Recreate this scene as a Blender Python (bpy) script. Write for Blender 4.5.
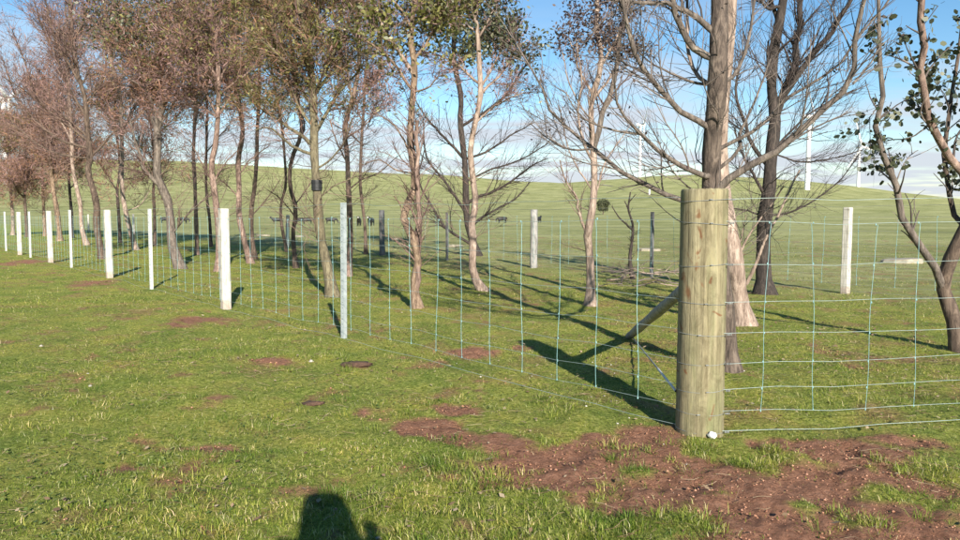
import bpy, bmesh, math, random
import numpy as np
from mathutils import Vector, Matrix
for o in list(bpy.data.objects): bpy.data.objects.remove(o)
scene = bpy.context.scene
R = math.radians
# ------------------------------------------------------------------ camera
H = 1.35                                   # eye height
FPX = 739.0                                # focal length, pixels of a 960 px wide frame
PITCH = math.atan(55 / FPX)
cam_d = bpy.data.cameras.new('camera'); cam = bpy.data.objects.new('camera', cam_d)
scene.collection.objects.link(cam)
cam.location = (0, 0, H); cam.rotation_euler = (math.pi / 2 - PITCH, 0, 0)
cam_d.sensor_width = 36; cam_d.lens = 36 * FPX / 960; cam_d.clip_start = 0.02; cam_d.clip_end = 9000
scene.camera = cam
# ------------------------------------------------------------------ light
SUN_AZ, SUN_EL = R(14.5), R(24)            # sun behind the camera, a little to the right
sun_dir = Vector((math.sin(SUN_AZ) * math.cos(SUN_EL), -math.cos(SUN_AZ) * math.cos(SUN_EL), math.sin(SUN_EL)))
sd = bpy.data.lights.new('sun', 'SUN'); sd.energy = 5.0; sd.angle = R(0.5); sd.color = (1.0, 0.935, 0.83)
sun = bpy.data.objects.new('sun', sd); scene.collection.objects.link(sun)
sun.rotation_euler = sun_dir.to_track_quat('Z', 'Y').to_euler(); sun.location = sun_dir * 50
world = bpy.data.worlds.new('World'); scene.world = world; world.use_nodes = True
def build_world():
    nt = world.node_tree; nt.nodes.clear(); N = nt.nodes.new; L = nt.links.new
    out = N('ShaderNodeOutputWorld'); bg = N('ShaderNodeBackground'); bg.inputs['Strength'].default_value = 0.08
    sky = N('ShaderNodeTexSky'); sky.sky_type = 'NISHITA'; sky.sun_disc = False
    sky.sun_elevation = SUN_EL; sky.sun_rotation = math.pi - SUN_AZ
    sky.air_density = 1.0; sky.dust_density = 0.0; sky.ozone_density = 1.6
    tc = N('ShaderNodeTexCoord'); sep = N('ShaderNodeSeparateXYZ'); L(tc.outputs['Generated'], sep.inputs[0])
    zc = N('ShaderNodeMath'); zc.operation = 'MAXIMUM'; zc.inputs[1].default_value = 0.0; L(sep.outputs['Z'], zc.inputs[0])
    za = N('ShaderNodeMath'); za.operation = 'ADD'; za.inputs[1].default_value = 0.045; L(zc.outputs[0], za.inputs[0])
    dv = N('ShaderNodeVectorMath'); dv.operation = 'DIVIDE'
    cb = N('ShaderNodeCombineXYZ'); L(za.outputs[0], cb.inputs[0]); L(za.outputs[0], cb.inputs[1]); cb.inputs[2].default_value = 1
    L(tc.outputs['Generated'], dv.inputs[0]); L(cb.outputs[0], dv.inputs[1])
    mp = N('ShaderNodeMapping'); mp.inputs['Scale'].default_value = (0.5, 0.62, 0); mp.inputs['Location'].default_value = (3.1, 0.6, 0)
    L(dv.outputs[0], mp.inputs[0])
    no = N('ShaderNodeTexNoise'); no.inputs['Scale'].default_value = 1.0; no.inputs['Detail'].default_value = 7
    no.inputs['Roughness'].default_value = 0.58; no.inputs['Distortion'].default_value = 0.4; L(mp.outputs[0], no.inputs['Vector'])
    rp = N('ShaderNodeValToRGB'); rp.color_ramp.elements[0].position = 0.44; rp.color_ramp.elements[1].position = 0.64
    L(no.outputs['Fac'], rp.inputs[0])
    # this cloud sheet lies far off: thick low down, gone overhead, the same all round the compass
    mr = N('ShaderNodeMapRange'); mr.inputs['From Min'].default_value = 0.16; mr.inputs['From Max'].default_value = 0.30
    mr.inputs['To Min'].default_value = 0.94; mr.inputs['To Max'].default_value = 0.0; L(sep.outputs['Z'], mr.inputs['Value'])
    lb = N('ShaderNodeMapRange'); lb.inputs['From Min'].default_value = 0.0; lb.inputs['From Max'].default_value = 0.14
    lb.inputs['To Min'].default_value = 0.17; lb.inputs['To Max'].default_value = 0.0; L(sep.outputs['Z'], lb.inputs['Value'])
    ab = N('ShaderNodeMath'); ab.operation = 'ADD'; L(no.outputs['Fac'], ab.inputs[0]); L(lb.outputs[0], ab.inputs[1]); L(ab.outputs[0], rp.inputs[0])
    mu = N('ShaderNodeMath'); mu.operation = 'MULTIPLY'; L(rp.outputs[0], mu.inputs[0]); L(mr.outputs[0], mu.inputs[1])
    mix = N('ShaderNodeMix'); mix.data_type = 'RGBA'; L(mu.outputs[0], mix.inputs['Factor'])
    hs = N('ShaderNodeHueSaturation'); hs.inputs['Saturation'].default_value = 1.3; L(sky.outputs[0], hs.inputs['Color'])
    L(hs.outputs[0], mix.inputs[6]); mix.inputs[7].default_value = (4.5, 4.85, 5.4, 1)
    L(mix.outputs[2], bg.inputs['Color']); L(bg.outputs[0], out.inputs['Surface'])
build_world()
scene.view_settings.view_transform = 'Standard'; scene.view_settings.look = 'None'
scene.view_settings.gamma = 1; scene.view_settings.use_curve_mapping = False
scene.view_settings.exposure = 0.95
scene.render.resolution_x = 1024; scene.render.resolution_y = 576
scene.render.engine = 'CYCLES'
COL = scene.collection
rng = np.random.default_rng(7); random.seed(7)
# ------------------------------------------------------------------ layout helpers (photo -> ground survey)
CP, SP = math.cos(PITCH), math.sin(PITCH)
def ray(x, y):
    a = (x - 480) / FPX; b = (270 - y) / FPX
    return (a, CP + b * SP, -SP + b * CP)
def at(x, y, Y):
    d = ray(x, y); t = Y / d[1]
    return Vector((d[0] * t, Y, H + d[2] * t))
def gp(x, y):
    d = ray(x, y); t = -H / d[2]
    return Vector((d[0] * t, d[1] * t, 0))
def on_line(x, p, d, y=240):
    """point of the ground line p + t*d that stands in the direction of photo column x"""
    a = ray(x, y); k = a[0] / a[1]
    t = (k * p[1] - p[0]) / (d[0] - k * d[1])
    return Vector((p[0] + t * d[0], p[1] + t * d[1], 0)), t
# ------------------------------------------------------------------ noise
def _hash(ix, iy, s):
    n = (ix.astype(np.int64) * 374761393 + iy.astype(np.int64) * 668265263 + s * 974634777) & 0x7fffffff
    n = ((n ^ (n >> 13)) * 1274126177) & 0x7fffffff
    return ((n ^ (n >> 16)) & 0xffff) / 65535.0
def vnoise(x, y, s=0):
    ix = np.floor(x); iy = np.floor(y); fx = x - ix; fy = y - iy
    fx = fx * fx * (3 - 2 * fx); fy = fy * fy * (3 - 2 * fy)
    a = _hash(ix, iy, s); b = _hash(ix + 1, iy, s); c = _hash(ix, iy + 1, s); d = _hash(ix + 1, iy + 1, s)
    return (a * (1 - fx) + b * fx) * (1 - fy) + (c * (1 - fx) + d * fx) * fy
def fbm(x, y, s=0, o=4):
    v = 0; a = 0.5; t = 0
    for k in range(o):
        v = v + a * vnoise(x * 2 ** k + 17 * k, y * 2 ** k - 11 * k, s + k); t += a; a *= 0.5
    return v / t
# ------------------------------------------------------------------ object helpers
def link(o, parent=None):
    COL.objects.link(o)
    if parent is not None: o.parent = parent
    return o
def mesh_obj(name, verts, faces, mat, parent=None, smooth=True):
    me = bpy.data.meshes.new(name); me.from_pydata([tuple(v) for v in verts], [], [tuple(f) for f in faces]); me.update()
    if smooth: me.polygons.foreach_set('use_smooth', np.ones(len(me.polygons), bool))
    if mat is not None: me.materials.append(mat)
    return link(bpy.data.objects.new(name, me), parent)
def np_mesh(name, V, F, mat, parent=None, smooth=True):
    """V (n,3), F (m,k) all faces with k corners"""
    V = np.asarray(V, np.float32); F = np.asarray(F, np.int32)
    me = bpy.data.meshes.new(name); m, k = F.shape
    me.vertices.add(len(V)); me.vertices.foreach_set('co', V.ravel())
    me.loops.add(m * k); me.loops.foreach_set('vertex_index', F.ravel())
    me.polygons.add(m); me.polygons.foreach_set('loop_start', np.arange(0, m * k, k, dtype=np.int32))
    if smooth: me.polygons.foreach_set('use_smooth', np.ones(m, bool))
    me.update(calc_edges=True)
    if mat is not None: me.materials.append(mat)
    return link(bpy.data.objects.new(name, me), parent)
def bm_obj(name, bm, mat, parent=None, smooth=False):
    me = bpy.data.meshes.new(name); bm.to_mesh(me); bm.free()
    if smooth: me.polygons.foreach_set('use_smooth', np.ones(len(me.polygons), bool))
    if mat is not None: me.materials.append(mat)
    return link(bpy.data.objects.new(name, me), parent)
def tag(o, label=None, cat=None, group=None, kind=None):
    if label: o['label'] = label
    if cat: o['category'] = cat
    if group: o['group'] = group
    if kind: o['kind'] = kind
    return o
def empty(name, loc, label=None, cat=None, group=None, rz=0):
    o = bpy.data.objects.new(name, None); o.empty_display_size = 0.2; COL.objects.link(o)
    o.location = loc; o.rotation_euler = (0, 0, rz)
    return tag(o, label, cat, group)
def copy_tree(o, parent=None):
    c = o.copy(); COL.objects.link(c); c.parent = parent
    for ch in o.children: copy_tree(ch, c)
    return c
def box(bm, c, s, bev=0.0, rot=None):
    r = bmesh.ops.create_cube(bm, size=1.0)
    M = Matrix.Translation(c) @ (rot.to_4x4() if rot else Matrix.Identity(4)) @ Matrix.Diagonal((*s, 1))
    bmesh.ops.transform(bm, matrix=M, verts=r['verts'])
    if bev > 0:
        es = list({e for v in r['verts'] for e in v.link_edges})
        bmesh.ops.bevel(bm, geom=es, offset=bev, segments=2, affect='EDGES', profile=0.5)
def tubes(P, Rd, S=4, cap=False):
    """P (N,K,3) centre lines, Rd (N,K) radii -> verts, quads"""
    P = np.asarray(P, float); Rd = np.asarray(Rd, float)
    N, K, _ = P.shape
    T = np.gradient(P, axis=1); T /= np.linalg.norm(T, axis=2, keepdims=True) + 1e-9
    m = P[:, -1] - P[:, 0]; m /= np.linalg.norm(m, axis=1, keepdims=True) + 1e-9
    ref = np.where(np.abs(m[:, :1]) < 0.6, np.array([[1., 0, 0]]), np.array([[0, 1., 0]]))[:, None, :]
    U = ref - (ref * T).sum(2, keepdims=True) * T; U /= np.linalg.norm(U, axis=2, keepdims=True) + 1e-9
    W = np.cross(T, U)
    a = np.arange(S) * 2 * math.pi / S
    V = P[:, :, None, :] + Rd[:, :, None, None] * (np.cos(a)[None, None, :, None] * U[:, :, None, :] + np.sin(a)[None, None, :, None] * W[:, :, None, :])
    idx = np.arange(N * K * S).reshape(N, K, S)
    q = np.stack([idx[:, :-1, :], np.roll(idx, -1, 2)[:, :-1, :], np.roll(idx, -1, 2)[:, 1:, :], idx[:, 1:, :]], -1).reshape(-1, 4)
    return V.reshape(-1, 3), q
def resample(pts, K):
    p = np.asarray([tuple(v) for v in pts], float)
    if len(p) > 2:                                          # round the corners of the traced line (Catmull-Rom)
        q = np.vstack([2 * p[0] - p[1], p, 2 * p[-1] - p[-2]]); o = []
        for i in range(1, len(q) - 2):
            for t in np.linspace(0, 1, 6, endpoint=False):
                a, b, c, d = q[i - 1], q[i], q[i + 1], q[i + 2]
                o.append(0.5 * (2 * b + (c - a) * t + (2 * a - 5 * b + 4 * c - d) * t * t + (3 * b - a - 3 * c + d) * t ** 3))
        p = np.vstack([o, p[-1:]])
    s = np.concatenate([[0], np.cumsum(np.linalg.norm(np.diff(p, axis=0), axis=1))])
    u = np.linspace(0, s[-1], K)
    return np.stack([np.interp(u, s, p[:, i]) for i in range(3)], 1)
def wire(name, pts, r, mat, parent=None, S=5, K=None):
    p = np.asarray([tuple(v) for v in pts], float)
    V, q = tubes(p[None], np.full((1, len(p)), r), S)
    return np_mesh(name, V, q, mat, parent)
# ------------------------------------------------------------------ materials
def new_mat(name):
    m = bpy.data.materials.new(name); m.use_nodes = True
    nt = m.node_tree; b = nt.nodes['Principled BSDF']
    return m, nt, b
def ramp(nt, stops):
    r = nt.nodes.new('ShaderNodeValToRGB'); e = r.color_ramp.elements
    while len(e) < len(stops): e.new(0.5)
    for i, (p, c) in enumerate(stops): e[i].position = p; e[i].color = (*c, 1)
    return r
def noise(nt, scale, detail=5, rough=0.6, vec=None, dist=0):
    n = nt.nodes.new('ShaderNodeTexNoise'); n.inputs['Scale'].default_value = scale
    n.inputs['Detail'].default_value = detail; n.inputs['Roughness'].default_value = rough; n.inputs['Distortion'].default_value = dist
    if vec is not None: nt.links.new(vec, n.inputs['Vector'])
    return n
def coords(nt, scale=(1, 1, 1), rand=False):
    t = nt.nodes.new('ShaderNodeTexCoord'); m = nt.nodes.new('ShaderNodeMapping'); m.inputs['Scale'].default_value = scale
    nt.links.new(t.outputs['Object'], m.inputs[0])
    return m.outputs[0]
def bump(nt, b, height, strength=0.5, dist=0.01):
    k = nt.nodes.new('ShaderNodeBump'); k.inputs['Strength'].default_value = strength; k.inputs['Distance'].default_value = dist
    nt.links.new(height, k.inputs['Height']); nt.links.new(k.outputs[0], b.inputs['Normal'])
def simple_mat(name, stops, scale=(1, 1, 1), nscale=6, rough=0.8, bstr=0.4, bdist=0.01, metal=0.0, detail=6):
    m, nt, b = new_mat(name); v = coords(nt, scale); n = noise(nt, nscale, detail, 0.62, v)
    r = ramp(nt, stops); nt.links.new(n.outputs['Fac'], r.inputs[0]); nt.links.new(r.outputs[0], b.inputs['Base Color'])
    b.inputs['Roughness'].default_value = rough; b.inputs['Metallic'].default_value = metal
    if bstr: bump(nt, b, n.outputs['Fac'], bstr, bdist)
    return m
def bark_mat(name, dark, mid, light, peel=0.5, seed=0.0):
    """vertically drawn bark with paler peeled patches and a fissured relief"""
    m, nt, b = new_mat(name); L = nt.links.new
    v = coords(nt, (1, 1, 0.22)); n1 = noise(nt, 26, 8, 0.7, v, 0.6)
    r1 = ramp(nt, [(0.30, dark), (0.5, mid), (0.72, light)]); L(n1.outputs['Fac'], r1.inputs[0])
    v2 = coords(nt, (1, 1, 0.5)); n2 = noise(nt, 4.5, 5, 0.6, v2, 0.8)
    r2 = ramp(nt, [(peel, (0, 0, 0)), (peel + 0.12, (1, 1, 1))]); L(n2.outputs['Fac'], r2.inputs[0])
    mx = nt.nodes.new('ShaderNodeMix'); mx.data_type = 'RGBA'; L(r2.outputs[0], mx.inputs['Factor'])
    L(r1.outputs[0], mx.inputs[6]); mx.inputs[7].default_value = (*[min(1, c * 1.25) for c in light], 1)
    mm = nt.nodes.new('ShaderNodeMix'); mm.data_type = 'RGBA'; mm.blend_type = 'MULTIPLY'; mm.inputs['Factor'].default_value = 0.7
    L(mx.outputs[2], mm.inputs[6]); rr = ramp(nt, [(0.3, (0.45, 0.42, 0.4)), (0.6, (1, 1, 1))]); L(n1.outputs['Fac'], rr.inputs[0]); L(rr.outputs[0], mm.inputs[7])
    L(mm.outputs[2], b.inputs['Base Color']); b.inputs['Roughness'].default_value = 0.9
    bump(nt, b, n1.outputs['Fac'], 0.9, 0.02)
    return m
def island_mat(name, stops, rough=0.6, trans=0.25, spec=0.3, patch=False):
    """each leaf, blade or twig takes its own tone"""
    m, nt, b = new_mat(name); L = nt.links.new
    g = nt.nodes.new('ShaderNodeNewGeometry'); r = ramp(nt, stops); L(g.outputs['Random Per Island'], r.inputs[0])
    col = r.outputs[0]
    if patch:                                   # greener and drier areas of the sward
        n = noise(nt, 2.0, 8, 0.72, coords(nt)); rr = ramp(nt, [(0.36, (0.42, 0.60, 0.4)), (0.5, (1, 1, 1)), (0.64, (1.5, 1.22, 1.35))]); L(n.outputs['Fac'], rr.inputs[0])
        mu = nt.nodes.new('ShaderNodeMix'); mu.data_type = 'RGBA'; mu.blend_type = 'MULTIPLY'; mu.inputs['Factor'].default_value = 1
        L(r.outputs[0], mu.inputs[6]); L(rr.outputs[0], mu.inputs[7]); col = mu.outputs[2]
    L(col, b.inputs['Base Color']); b.inputs['Roughness'].default_value = rough; b.inputs['Specular IOR Level'].default_value = spec
    if trans:
        t = nt.nodes.new('ShaderNodeBsdfTranslucent'); L(col, t.inputs['Color'])
        mx = nt.nodes.new('ShaderNodeMixShader'); mx.inputs[0].default_value = trans
        L(b.outputs[0], mx.inputs[1]); L(t.outputs[0], mx.inputs[2]); L(mx.outputs[0], nt.nodes['Material Output'].inputs['Surface'])
    return m
M = {}
M['bark_pink'] = bark_mat('bark pinkish', (0.085, 0.055, 0.043), (0.21, 0.14, 0.11), (0.36, 0.26, 0.205), 0.56)
M['bark_tan'] = bark_mat('bark tan', (0.10, 0.065, 0.042), (0.22, 0.15, 0.10), (0.36, 0.26, 0.18), 0.55)
M['bark_brown'] = bark_mat('bark brown', (0.045, 0.032, 0.025), (0.115, 0.08, 0.058), (0.20, 0.145, 0.105), 0.60)
M['bark_dark'] = bark_mat('bark dark', (0.018, 0.014, 0.012), (0.045, 0.034, 0.028), (0.10, 0.075, 0.06), 0.66)
M['bark_grey'] = bark_mat('bark grey', (0.06, 0.05, 0.042), (0.15, 0.12, 0.098), (0.27, 0.225, 0.18), 0.6)
M['bark_olive'] = bark_mat('bark lichen', (0.06, 0.05, 0.03), (0.15, 0.125, 0.075), (0.25, 0.215, 0.13), 0.62)
M['bark_umber'] = bark_mat('bark umber', (0.03, 0.023, 0.018), (0.11, 0.082, 0.064), (0.22, 0.17, 0.13), 0.62)
M['bark_pale'] = bark_mat('bark pale', (0.15, 0.105, 0.08), (0.31, 0.23, 0.18), (0.46, 0.36, 0.29), 0.55)
M['twig_brown'] = island_mat('twig brown', [(0, (0.075, 0.047, 0.040)), (0.5, (0.17, 0.11, 0.092)), (1, (0.29, 0.195, 0.155))], 0.8, 0)
M['twig_grey'] = island_mat('twig grey', [(0, (0.055, 0.045, 0.04)), (0.5, (0.13, 0.105, 0.09)), (1, (0.23, 0.185, 0.155))], 0.8, 0)
M['twig_dark'] = island_mat('twig dark', [(0, (0.02, 0.016, 0.016)), (0.5, (0.05, 0.038, 0.034)), (1, (0.10, 0.07, 0.06))], 0.8, 0)
M['needle_rust'] = island_mat('needle rust', [(0, (0.11, 0.055, 0.038)), (0.45, (0.26, 0.135, 0.088)), (0.8, (0.36, 0.195, 0.12)), (1, (0.26, 0.19, 0.07))], 0.8, 0.15)
M['needle_mauve'] = island_mat('needle mauve', [(0, (0.12, 0.07, 0.07)), (0.5, (0.27, 0.16, 0.15)), (1, (0.38, 0.24, 0.22))], 0.8, 0.15)
M['needle_olive'] = island_mat('needle olive', [(0, (0.06, 0.056, 0.02)), (0.5, (0.15, 0.135, 0.045)), (1, (0.25, 0.22, 0.075))], 0.8, 0.2)
M['leaf_yellow'] = island_mat('leaf yellow green', [(0, (0.07, 0.075, 0.02)), (0.5, (0.16, 0.16, 0.045)), (1, (0.28, 0.255, 0.09))], 0.45, 0.2, 0.5)
M['leaf_dark'] = island_mat('leaf dark green', [(0, (0.03, 0.038, 0.02)), (0.5, (0.07, 0.08, 0.038)), (1, (0.15, 0.15, 0.075))], 0.45, 0.2, 0.5)
M['leaf_dead'] = island_mat('leaf withered', [(0, (0.03, 0.022, 0.024)), (0.5, (0.07, 0.048, 0.045)), (1, (0.14, 0.10, 0.08))], 0.7, 0.15)
M['leaf_round'] = island_mat('leaf round grey green', [(0, (0.03, 0.042, 0.026)), (0.5, (0.075, 0.092, 0.055)), (1, (0.16, 0.16, 0.09))], 0.4, 0.18, 0.5)
M['grass'] = island_mat('grass', [(0, (0.09, 0.155, 0.016)), (0.40, (0.225, 0.29, 0.038)), (0.72, (0.37, 0.41, 0.076)), (0.88, (0.55, 0.51, 0.19)), (1, (0.74, 0.65, 0.39))], 0.6, 0.42, 0.25, patch=True)
M['weed'] = island_mat('weed', [(0, (0.09, 0.14, 0.03)), (0.6, (0.19, 0.24, 0.06)), (1, (0.32, 0.33, 0.12))], 0.55, 0.3, 0.4)
M['litter'] = island_mat('litter', [(0, (0.10, 0.055, 0.03)), (0.6, (0.24, 0.16, 0.09)), (1, (0.42, 0.33, 0.22))], 0.8, 0.1)
M['pebble'] = island_mat('pebble', [(0, (0.22, 0.19, 0.16)), (0.6, (0.45, 0.42, 0.37)), (1, (0.7, 0.67, 0.6))], 0.85, 0)
M['clod'] = island_mat('clod', [(0, (0.21, 0.10, 0.058)), (0.6, (0.36, 0.18, 0.11)), (1, (0.47, 0.255, 0.17))], 0.95, 0)
M['dung'] = simple_mat('dung', [(0.3, (0.04, 0.022, 0.014)), (0.7, (0.12, 0.065, 0.04))], nscale=25, rough=0.95, bstr=0.8)
M['stone'] = simple_mat('pale stone', [(0.3, (0.22, 0.19, 0.13)), (0.7, (0.38, 0.34, 0.26))], nscale=9, rough=0.9)
M['white_stone'] = simple_mat('white stone', [(0.3, (0.55, 0.54, 0.5)), (0.7, (0.82, 0.81, 0.78))], nscale=20, rough=0.8)
M['galv'] = simple_mat('galvanised wire', [(0.3, (0.26, 0.33, 0.30)), (0.7, (0.42, 0.50, 0.46))], nscale=30, rough=0.45, bstr=0, metal=0.35)
M['galv_green'] = simple_mat('blue green coated wire', [(0.3, (0.15, 0.31, 0.31)), (0.7, (0.28, 0.47, 0.47))], nscale=30, rough=0.5, bstr=0, metal=0.15)
M['old_wire'] = simple_mat('weathered wire', [(0.3, (0.16, 0.17, 0.165)), (0.7, (0.33, 0.34, 0.32))], nscale=20, rough=0.6, bstr=0, metal=0.3)
M['steel'] = simple_mat('galvanised steel', [(0.3, (0.30, 0.34, 0.34)), (0.7, (0.47, 0.51, 0.51))], nscale=18, rough=0.5, bstr=0.1, metal=0.2)
M['steel_white'] = simple_mat('white coated steel', [(0.3, (0.48, 0.49, 0.47)), (0.7, (0.62, 0.63, 0.61))], nscale=14, rough=0.55, bstr=0.1)
M['slot'] = simple_mat('slot', [(0.3, (0.06, 0.07, 0.07)), (0.7, (0.12, 0.13, 0.13))], nscale=14, rough=0.8, bstr=0)
def post_white_mat():
    m, nt, b = new_mat('whitewashed timber'); L = nt.links.new
    n = noise(nt, 34, 8, 0.72, coords(nt, (1, 1, 0.10)), 0.3); r = ramp(nt, [(0.30, (0.20, 0.175, 0.135)), (0.42, (0.43, 0.40, 0.335)), (0.55, (0.58, 0.55, 0.48)), (0.75, (0.66, 0.63, 0.57))]); L(n.outputs['Fac'], r.inputs[0])
    t = nt.nodes.new('ShaderNodeTexCoord'); sp = nt.nodes.new('ShaderNodeSeparateXYZ'); L(t.outputs['Object'], sp.inputs[0])
    n2 = noise(nt, 9, 5, 0.7, coords(nt)); ad = nt.nodes.new('ShaderNodeMath'); ad.operation = 'MULTIPLY_ADD'; ad.inputs[1].default_value = -0.22; L(n2.outputs['Fac'], ad.inputs[0]); L(sp.outputs['Z'], ad.inputs[2])
    r2 = ramp(nt, [(0.0, (0.45, 0.45, 0.45)), (0.05, (0, 0, 0))]); L(ad.outputs[0], r2.inputs[0])
    mx = nt.nodes.new('ShaderNodeMix'); mx.data_type = 'RGBA'; L(r2.outputs[0], mx.inputs['Factor']); L(r.outputs[0], mx.inputs[6]); mx.inputs[7].default_value = (0.26, 0.15, 0.10, 1)
    L(mx.outputs[2], b.inputs['Base Color']); b.inputs['Roughness'].default_value = 0.85; bump(nt, b, n.outputs['Fac'], 0.9, 0.008)
    return m
M['post_white'] = post_white_mat()
M['post_grey'] = simple_mat('weathered timber', [(0.3, (0.13, 0.125, 0.115)), (0.5, (0.27, 0.26, 0.24)), (0.7, (0.42, 0.40, 0.37))], (1, 1, 0.12), 26, 0.9, 0.7, 0.008)
M['post_grey_dark'] = simple_mat('dark weathered timber', [(0.3, (0.05, 0.05, 0.05)), (0.5, (0.12, 0.12, 0.12)), (0.7, (0.24, 0.235, 0.22))], (1, 1, 0.12), 26, 0.9, 0.7, 0.008)
M['black_plastic'] = simple_mat('black plastic', [(0.3, (0.010, 0.010, 0.011)), (0.7, (0.028, 0.028, 0.03))], nscale=10, rough=0.6, bstr=0.2)
M['turbine'] = simple_mat('turbine white', [(0.3, (0.76, 0.77, 0.77)), (0.7, (0.82, 0.82, 0.82))], nscale=0.4, rough=0.5, bstr=0)
def pine_mat():
    """treated pine: greenish yellow with long grain, green streaks, rusty scars and fine checks"""
    m, nt, b = new_mat('treated pine'); L = nt.links.new
    n1 = noise(nt, 42, 8, 0.72, coords(nt, (1, 1, 0.045)), 0.5)
    r1 = ramp(nt, [(0.28, (0.09, 0.072, 0.035)), (0.43, (0.20, 0.168, 0.092)), (0.58, (0.29, 0.25, 0.145)), (0.75, (0.38, 0.335, 0.21))]); L(n1.outputs['Fac'], r1.inputs[0])
    n2 = noise(nt, 5, 5, 0.6, coords(nt, (1, 1, 0.16)), 0.5)
    r2 = ramp(nt, [(0.46, (0, 0, 0)), (0.66, (1, 1, 1))]); L(n2.outputs['Fac'], r2.inputs[0])
    mx = nt.nodes.new('ShaderNodeMix'); mx.data_type = 'RGBA'; L(r2.outputs[0], mx.inputs['Factor'])
    L(r1.outputs[0], mx.inputs[6]); mx.inputs[7].default_value = (0.165, 0.165, 0.075, 1)
    n3 = noise(nt, 6.5, 3, 0.55, coords(nt, (1, 1, 0.7)), 1.2)
    r3 = ramp(nt, [(0.61, (0, 0, 0)), (0.67, (1, 1, 1))]); L(n3.outputs['Fac'], r3.inputs[0])
    my = nt.nodes.new('ShaderNodeMix'); my.data_type = 'RGBA'; L(r3.outputs[0], my.inputs['Factor'])
    L(mx.outputs[2], my.inputs[6]); my.inputs[7].default_value = (0.17, 0.085, 0.035, 1)
    n5 = noise(nt, 55, 4, 0.6, coords(nt, (1, 1, 0.022)), 0.7); r5 = ramp(nt, [(0.30, (0.28, 0.24, 0.2)), (0.36, (1, 1, 1))]); L(n5.outputs['Fac'], r5.inputs[0])
    n6 = noise(nt, 14, 7, 0.75, coords(nt, (1, 1, 0.45)), 0.6); r6 = ramp(nt, [(0.34, (0.62, 0.60, 0.55)), (0.55, (1.05, 1.05, 1.05)), (0.7, (1.2, 1.18, 1.1))]); L(n6.outputs['Fac'], r6.inputs[0])
    m1 = nt.nodes.new('ShaderNodeMix'); m1.data_type = 'RGBA'; m1.blend_type = 'MULTIPLY'; m1.inputs['Factor'].default_value = 1; L(my.outputs[2], m1.inputs[6]); L(r5.outputs[0], m1.inputs[7])
    m2 = nt.nodes.new('ShaderNodeMix'); m2.data_type = 'RGBA'; m2.blend_type = 'MULTIPLY'; m2.inputs['Factor'].default_value = 1; L(m1.outputs[2], m2.inputs[6]); L(r6.outputs[0], m2.inputs[7])
    L(m2.outputs[2], b.inputs['Base Color']); b.inputs['Roughness'].default_value = 0.85
    n4 = noise(nt, 60, 6, 0.7, coords(nt, (1, 1, 0.03))); bump(nt, b, n4.outputs['Fac'], 0.9, 0.010)
    return m
M['pine'] = pine_mat()
# ------------------------------------------------------------------ fence lines on the ground
CORNER = gp(706, 438) + Vector((0, 0.14, 0))
DL = (gp(225, 308) - CORNER); DL.z = 0; DL.normalize()
DR = Vector((0.992, 0.127, 0)).normalized()
B0 = gp(847, 293); DB = (gp(382, 255) - B0); DB.z = 0; DB.normalize()
# ------------------------------------------------------------------ terrain
SKX = np.array([-900, -300, 0, 180, 266, 360, 440, 520, 560, 600, 645, 685, 720, 800, 860, 960, 1100, 1800], float)
SKY = np.array([176, 160, 159, 162, 167, 172, 175, 182, 183, 180, 177, 175.5, 175.5, 181, 187.5, 199, 203, 200], float)
RS = 950.0
def terrain(x, y):
    x = np.asarray(x, float); y = np.asarray(y, float)
    r = np.hypot(x, y); az = np.arctan2(x, y)
    f = np.clip(np.abs(az), 0, R(62)) * np.sign(az)
    sy = np.interp(480 + FPX * np.tan(f), SKX, SKY)
    top = H + RS * np.cos(f) * (215 - sy) / FPX
    top = top * (0.9 + 0.1 * np.cos(np.clip(np.abs(az) - R(62), 0, 2)))
    u = (r - 90) / (RS - 90)
    g = np.where(u < 1, np.clip(u, 0, 1) ** 2.3, 1 - 0.55 * np.clip(u - 1, 0, 1.2) ** 1.3)
    z = top * np.clip(g, 0.15, 2) * (u > 1) + top * g * (u <= 1)
    z = z + (fbm(x / 60, y / 60, 3, 3) - 0.5) * np.clip((r - 60) / 300, 0, 1) * 3.0
    near = np.clip(1 - r / 60, 0, 1)
    z = z + near * ((fbm(x * 1.1, y * 1.1, 11, 3) - 0.5) * 0.05 + (fbm(x * 3, y * 3, 25, 2) - 0.5) * 0.04 + (fbm(x * 8, y * 8, 21, 3) - 0.5) * 0.036)
    return z
PATCH = [(470, 440, 62, 12), (525, 462, 58, 17), (590, 472, 62, 15), (650, 488, 60, 16), (740, 505, 70, 22), (835, 478, 70, 26), (885, 512, 80, 22),
         (800, 532, 90, 16), (645, 432, 42, 11), (565, 452, 42, 14), (850, 455, 55, 12), (440, 393, 24, 8), (435, 432, 40, 7), (465, 355, 24, 7),
         (215, 447, 20, 6), (205, 319, 36, 7), (100, 283, 26, 4), (275, 362, 30, 5), (355, 366, 18, 4), 
         (575, 500, 30, 10), (915, 440, 40, 7), (700, 465, 60, 14), (640, 505, 60, 12), (900, 480, 70, 20), (760, 530, 80, 14), (930, 530, 60, 16), (600, 440, 40, 10), (790, 445, 50, 8), (510, 480, 30, 8), (500, 446, 60, 12), (550, 458, 60, 14), (610, 462, 60, 14), (670, 478, 60, 14), (720, 485, 60, 14), (430, 425, 36, 8), (455, 408, 26, 8), (640, 448, 50, 12), (590, 490, 50, 10), (30, 262, 30, 3), (465, 356, 20, 6)]
GRASSY = [(590, 528, 55, 12), (690, 522, 30, 10), (755, 462, 32, 13), (700, 452, 22, 9), (860, 520, 24, 8), (930, 470, 34, 9), (800, 505, 24, 7), (640, 470, 26, 6), (560, 440, 22, 5), (720, 495, 22, 6), (880, 490, 26, 7), (780, 535, 30, 7), (540, 470, 20, 5)]
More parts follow.
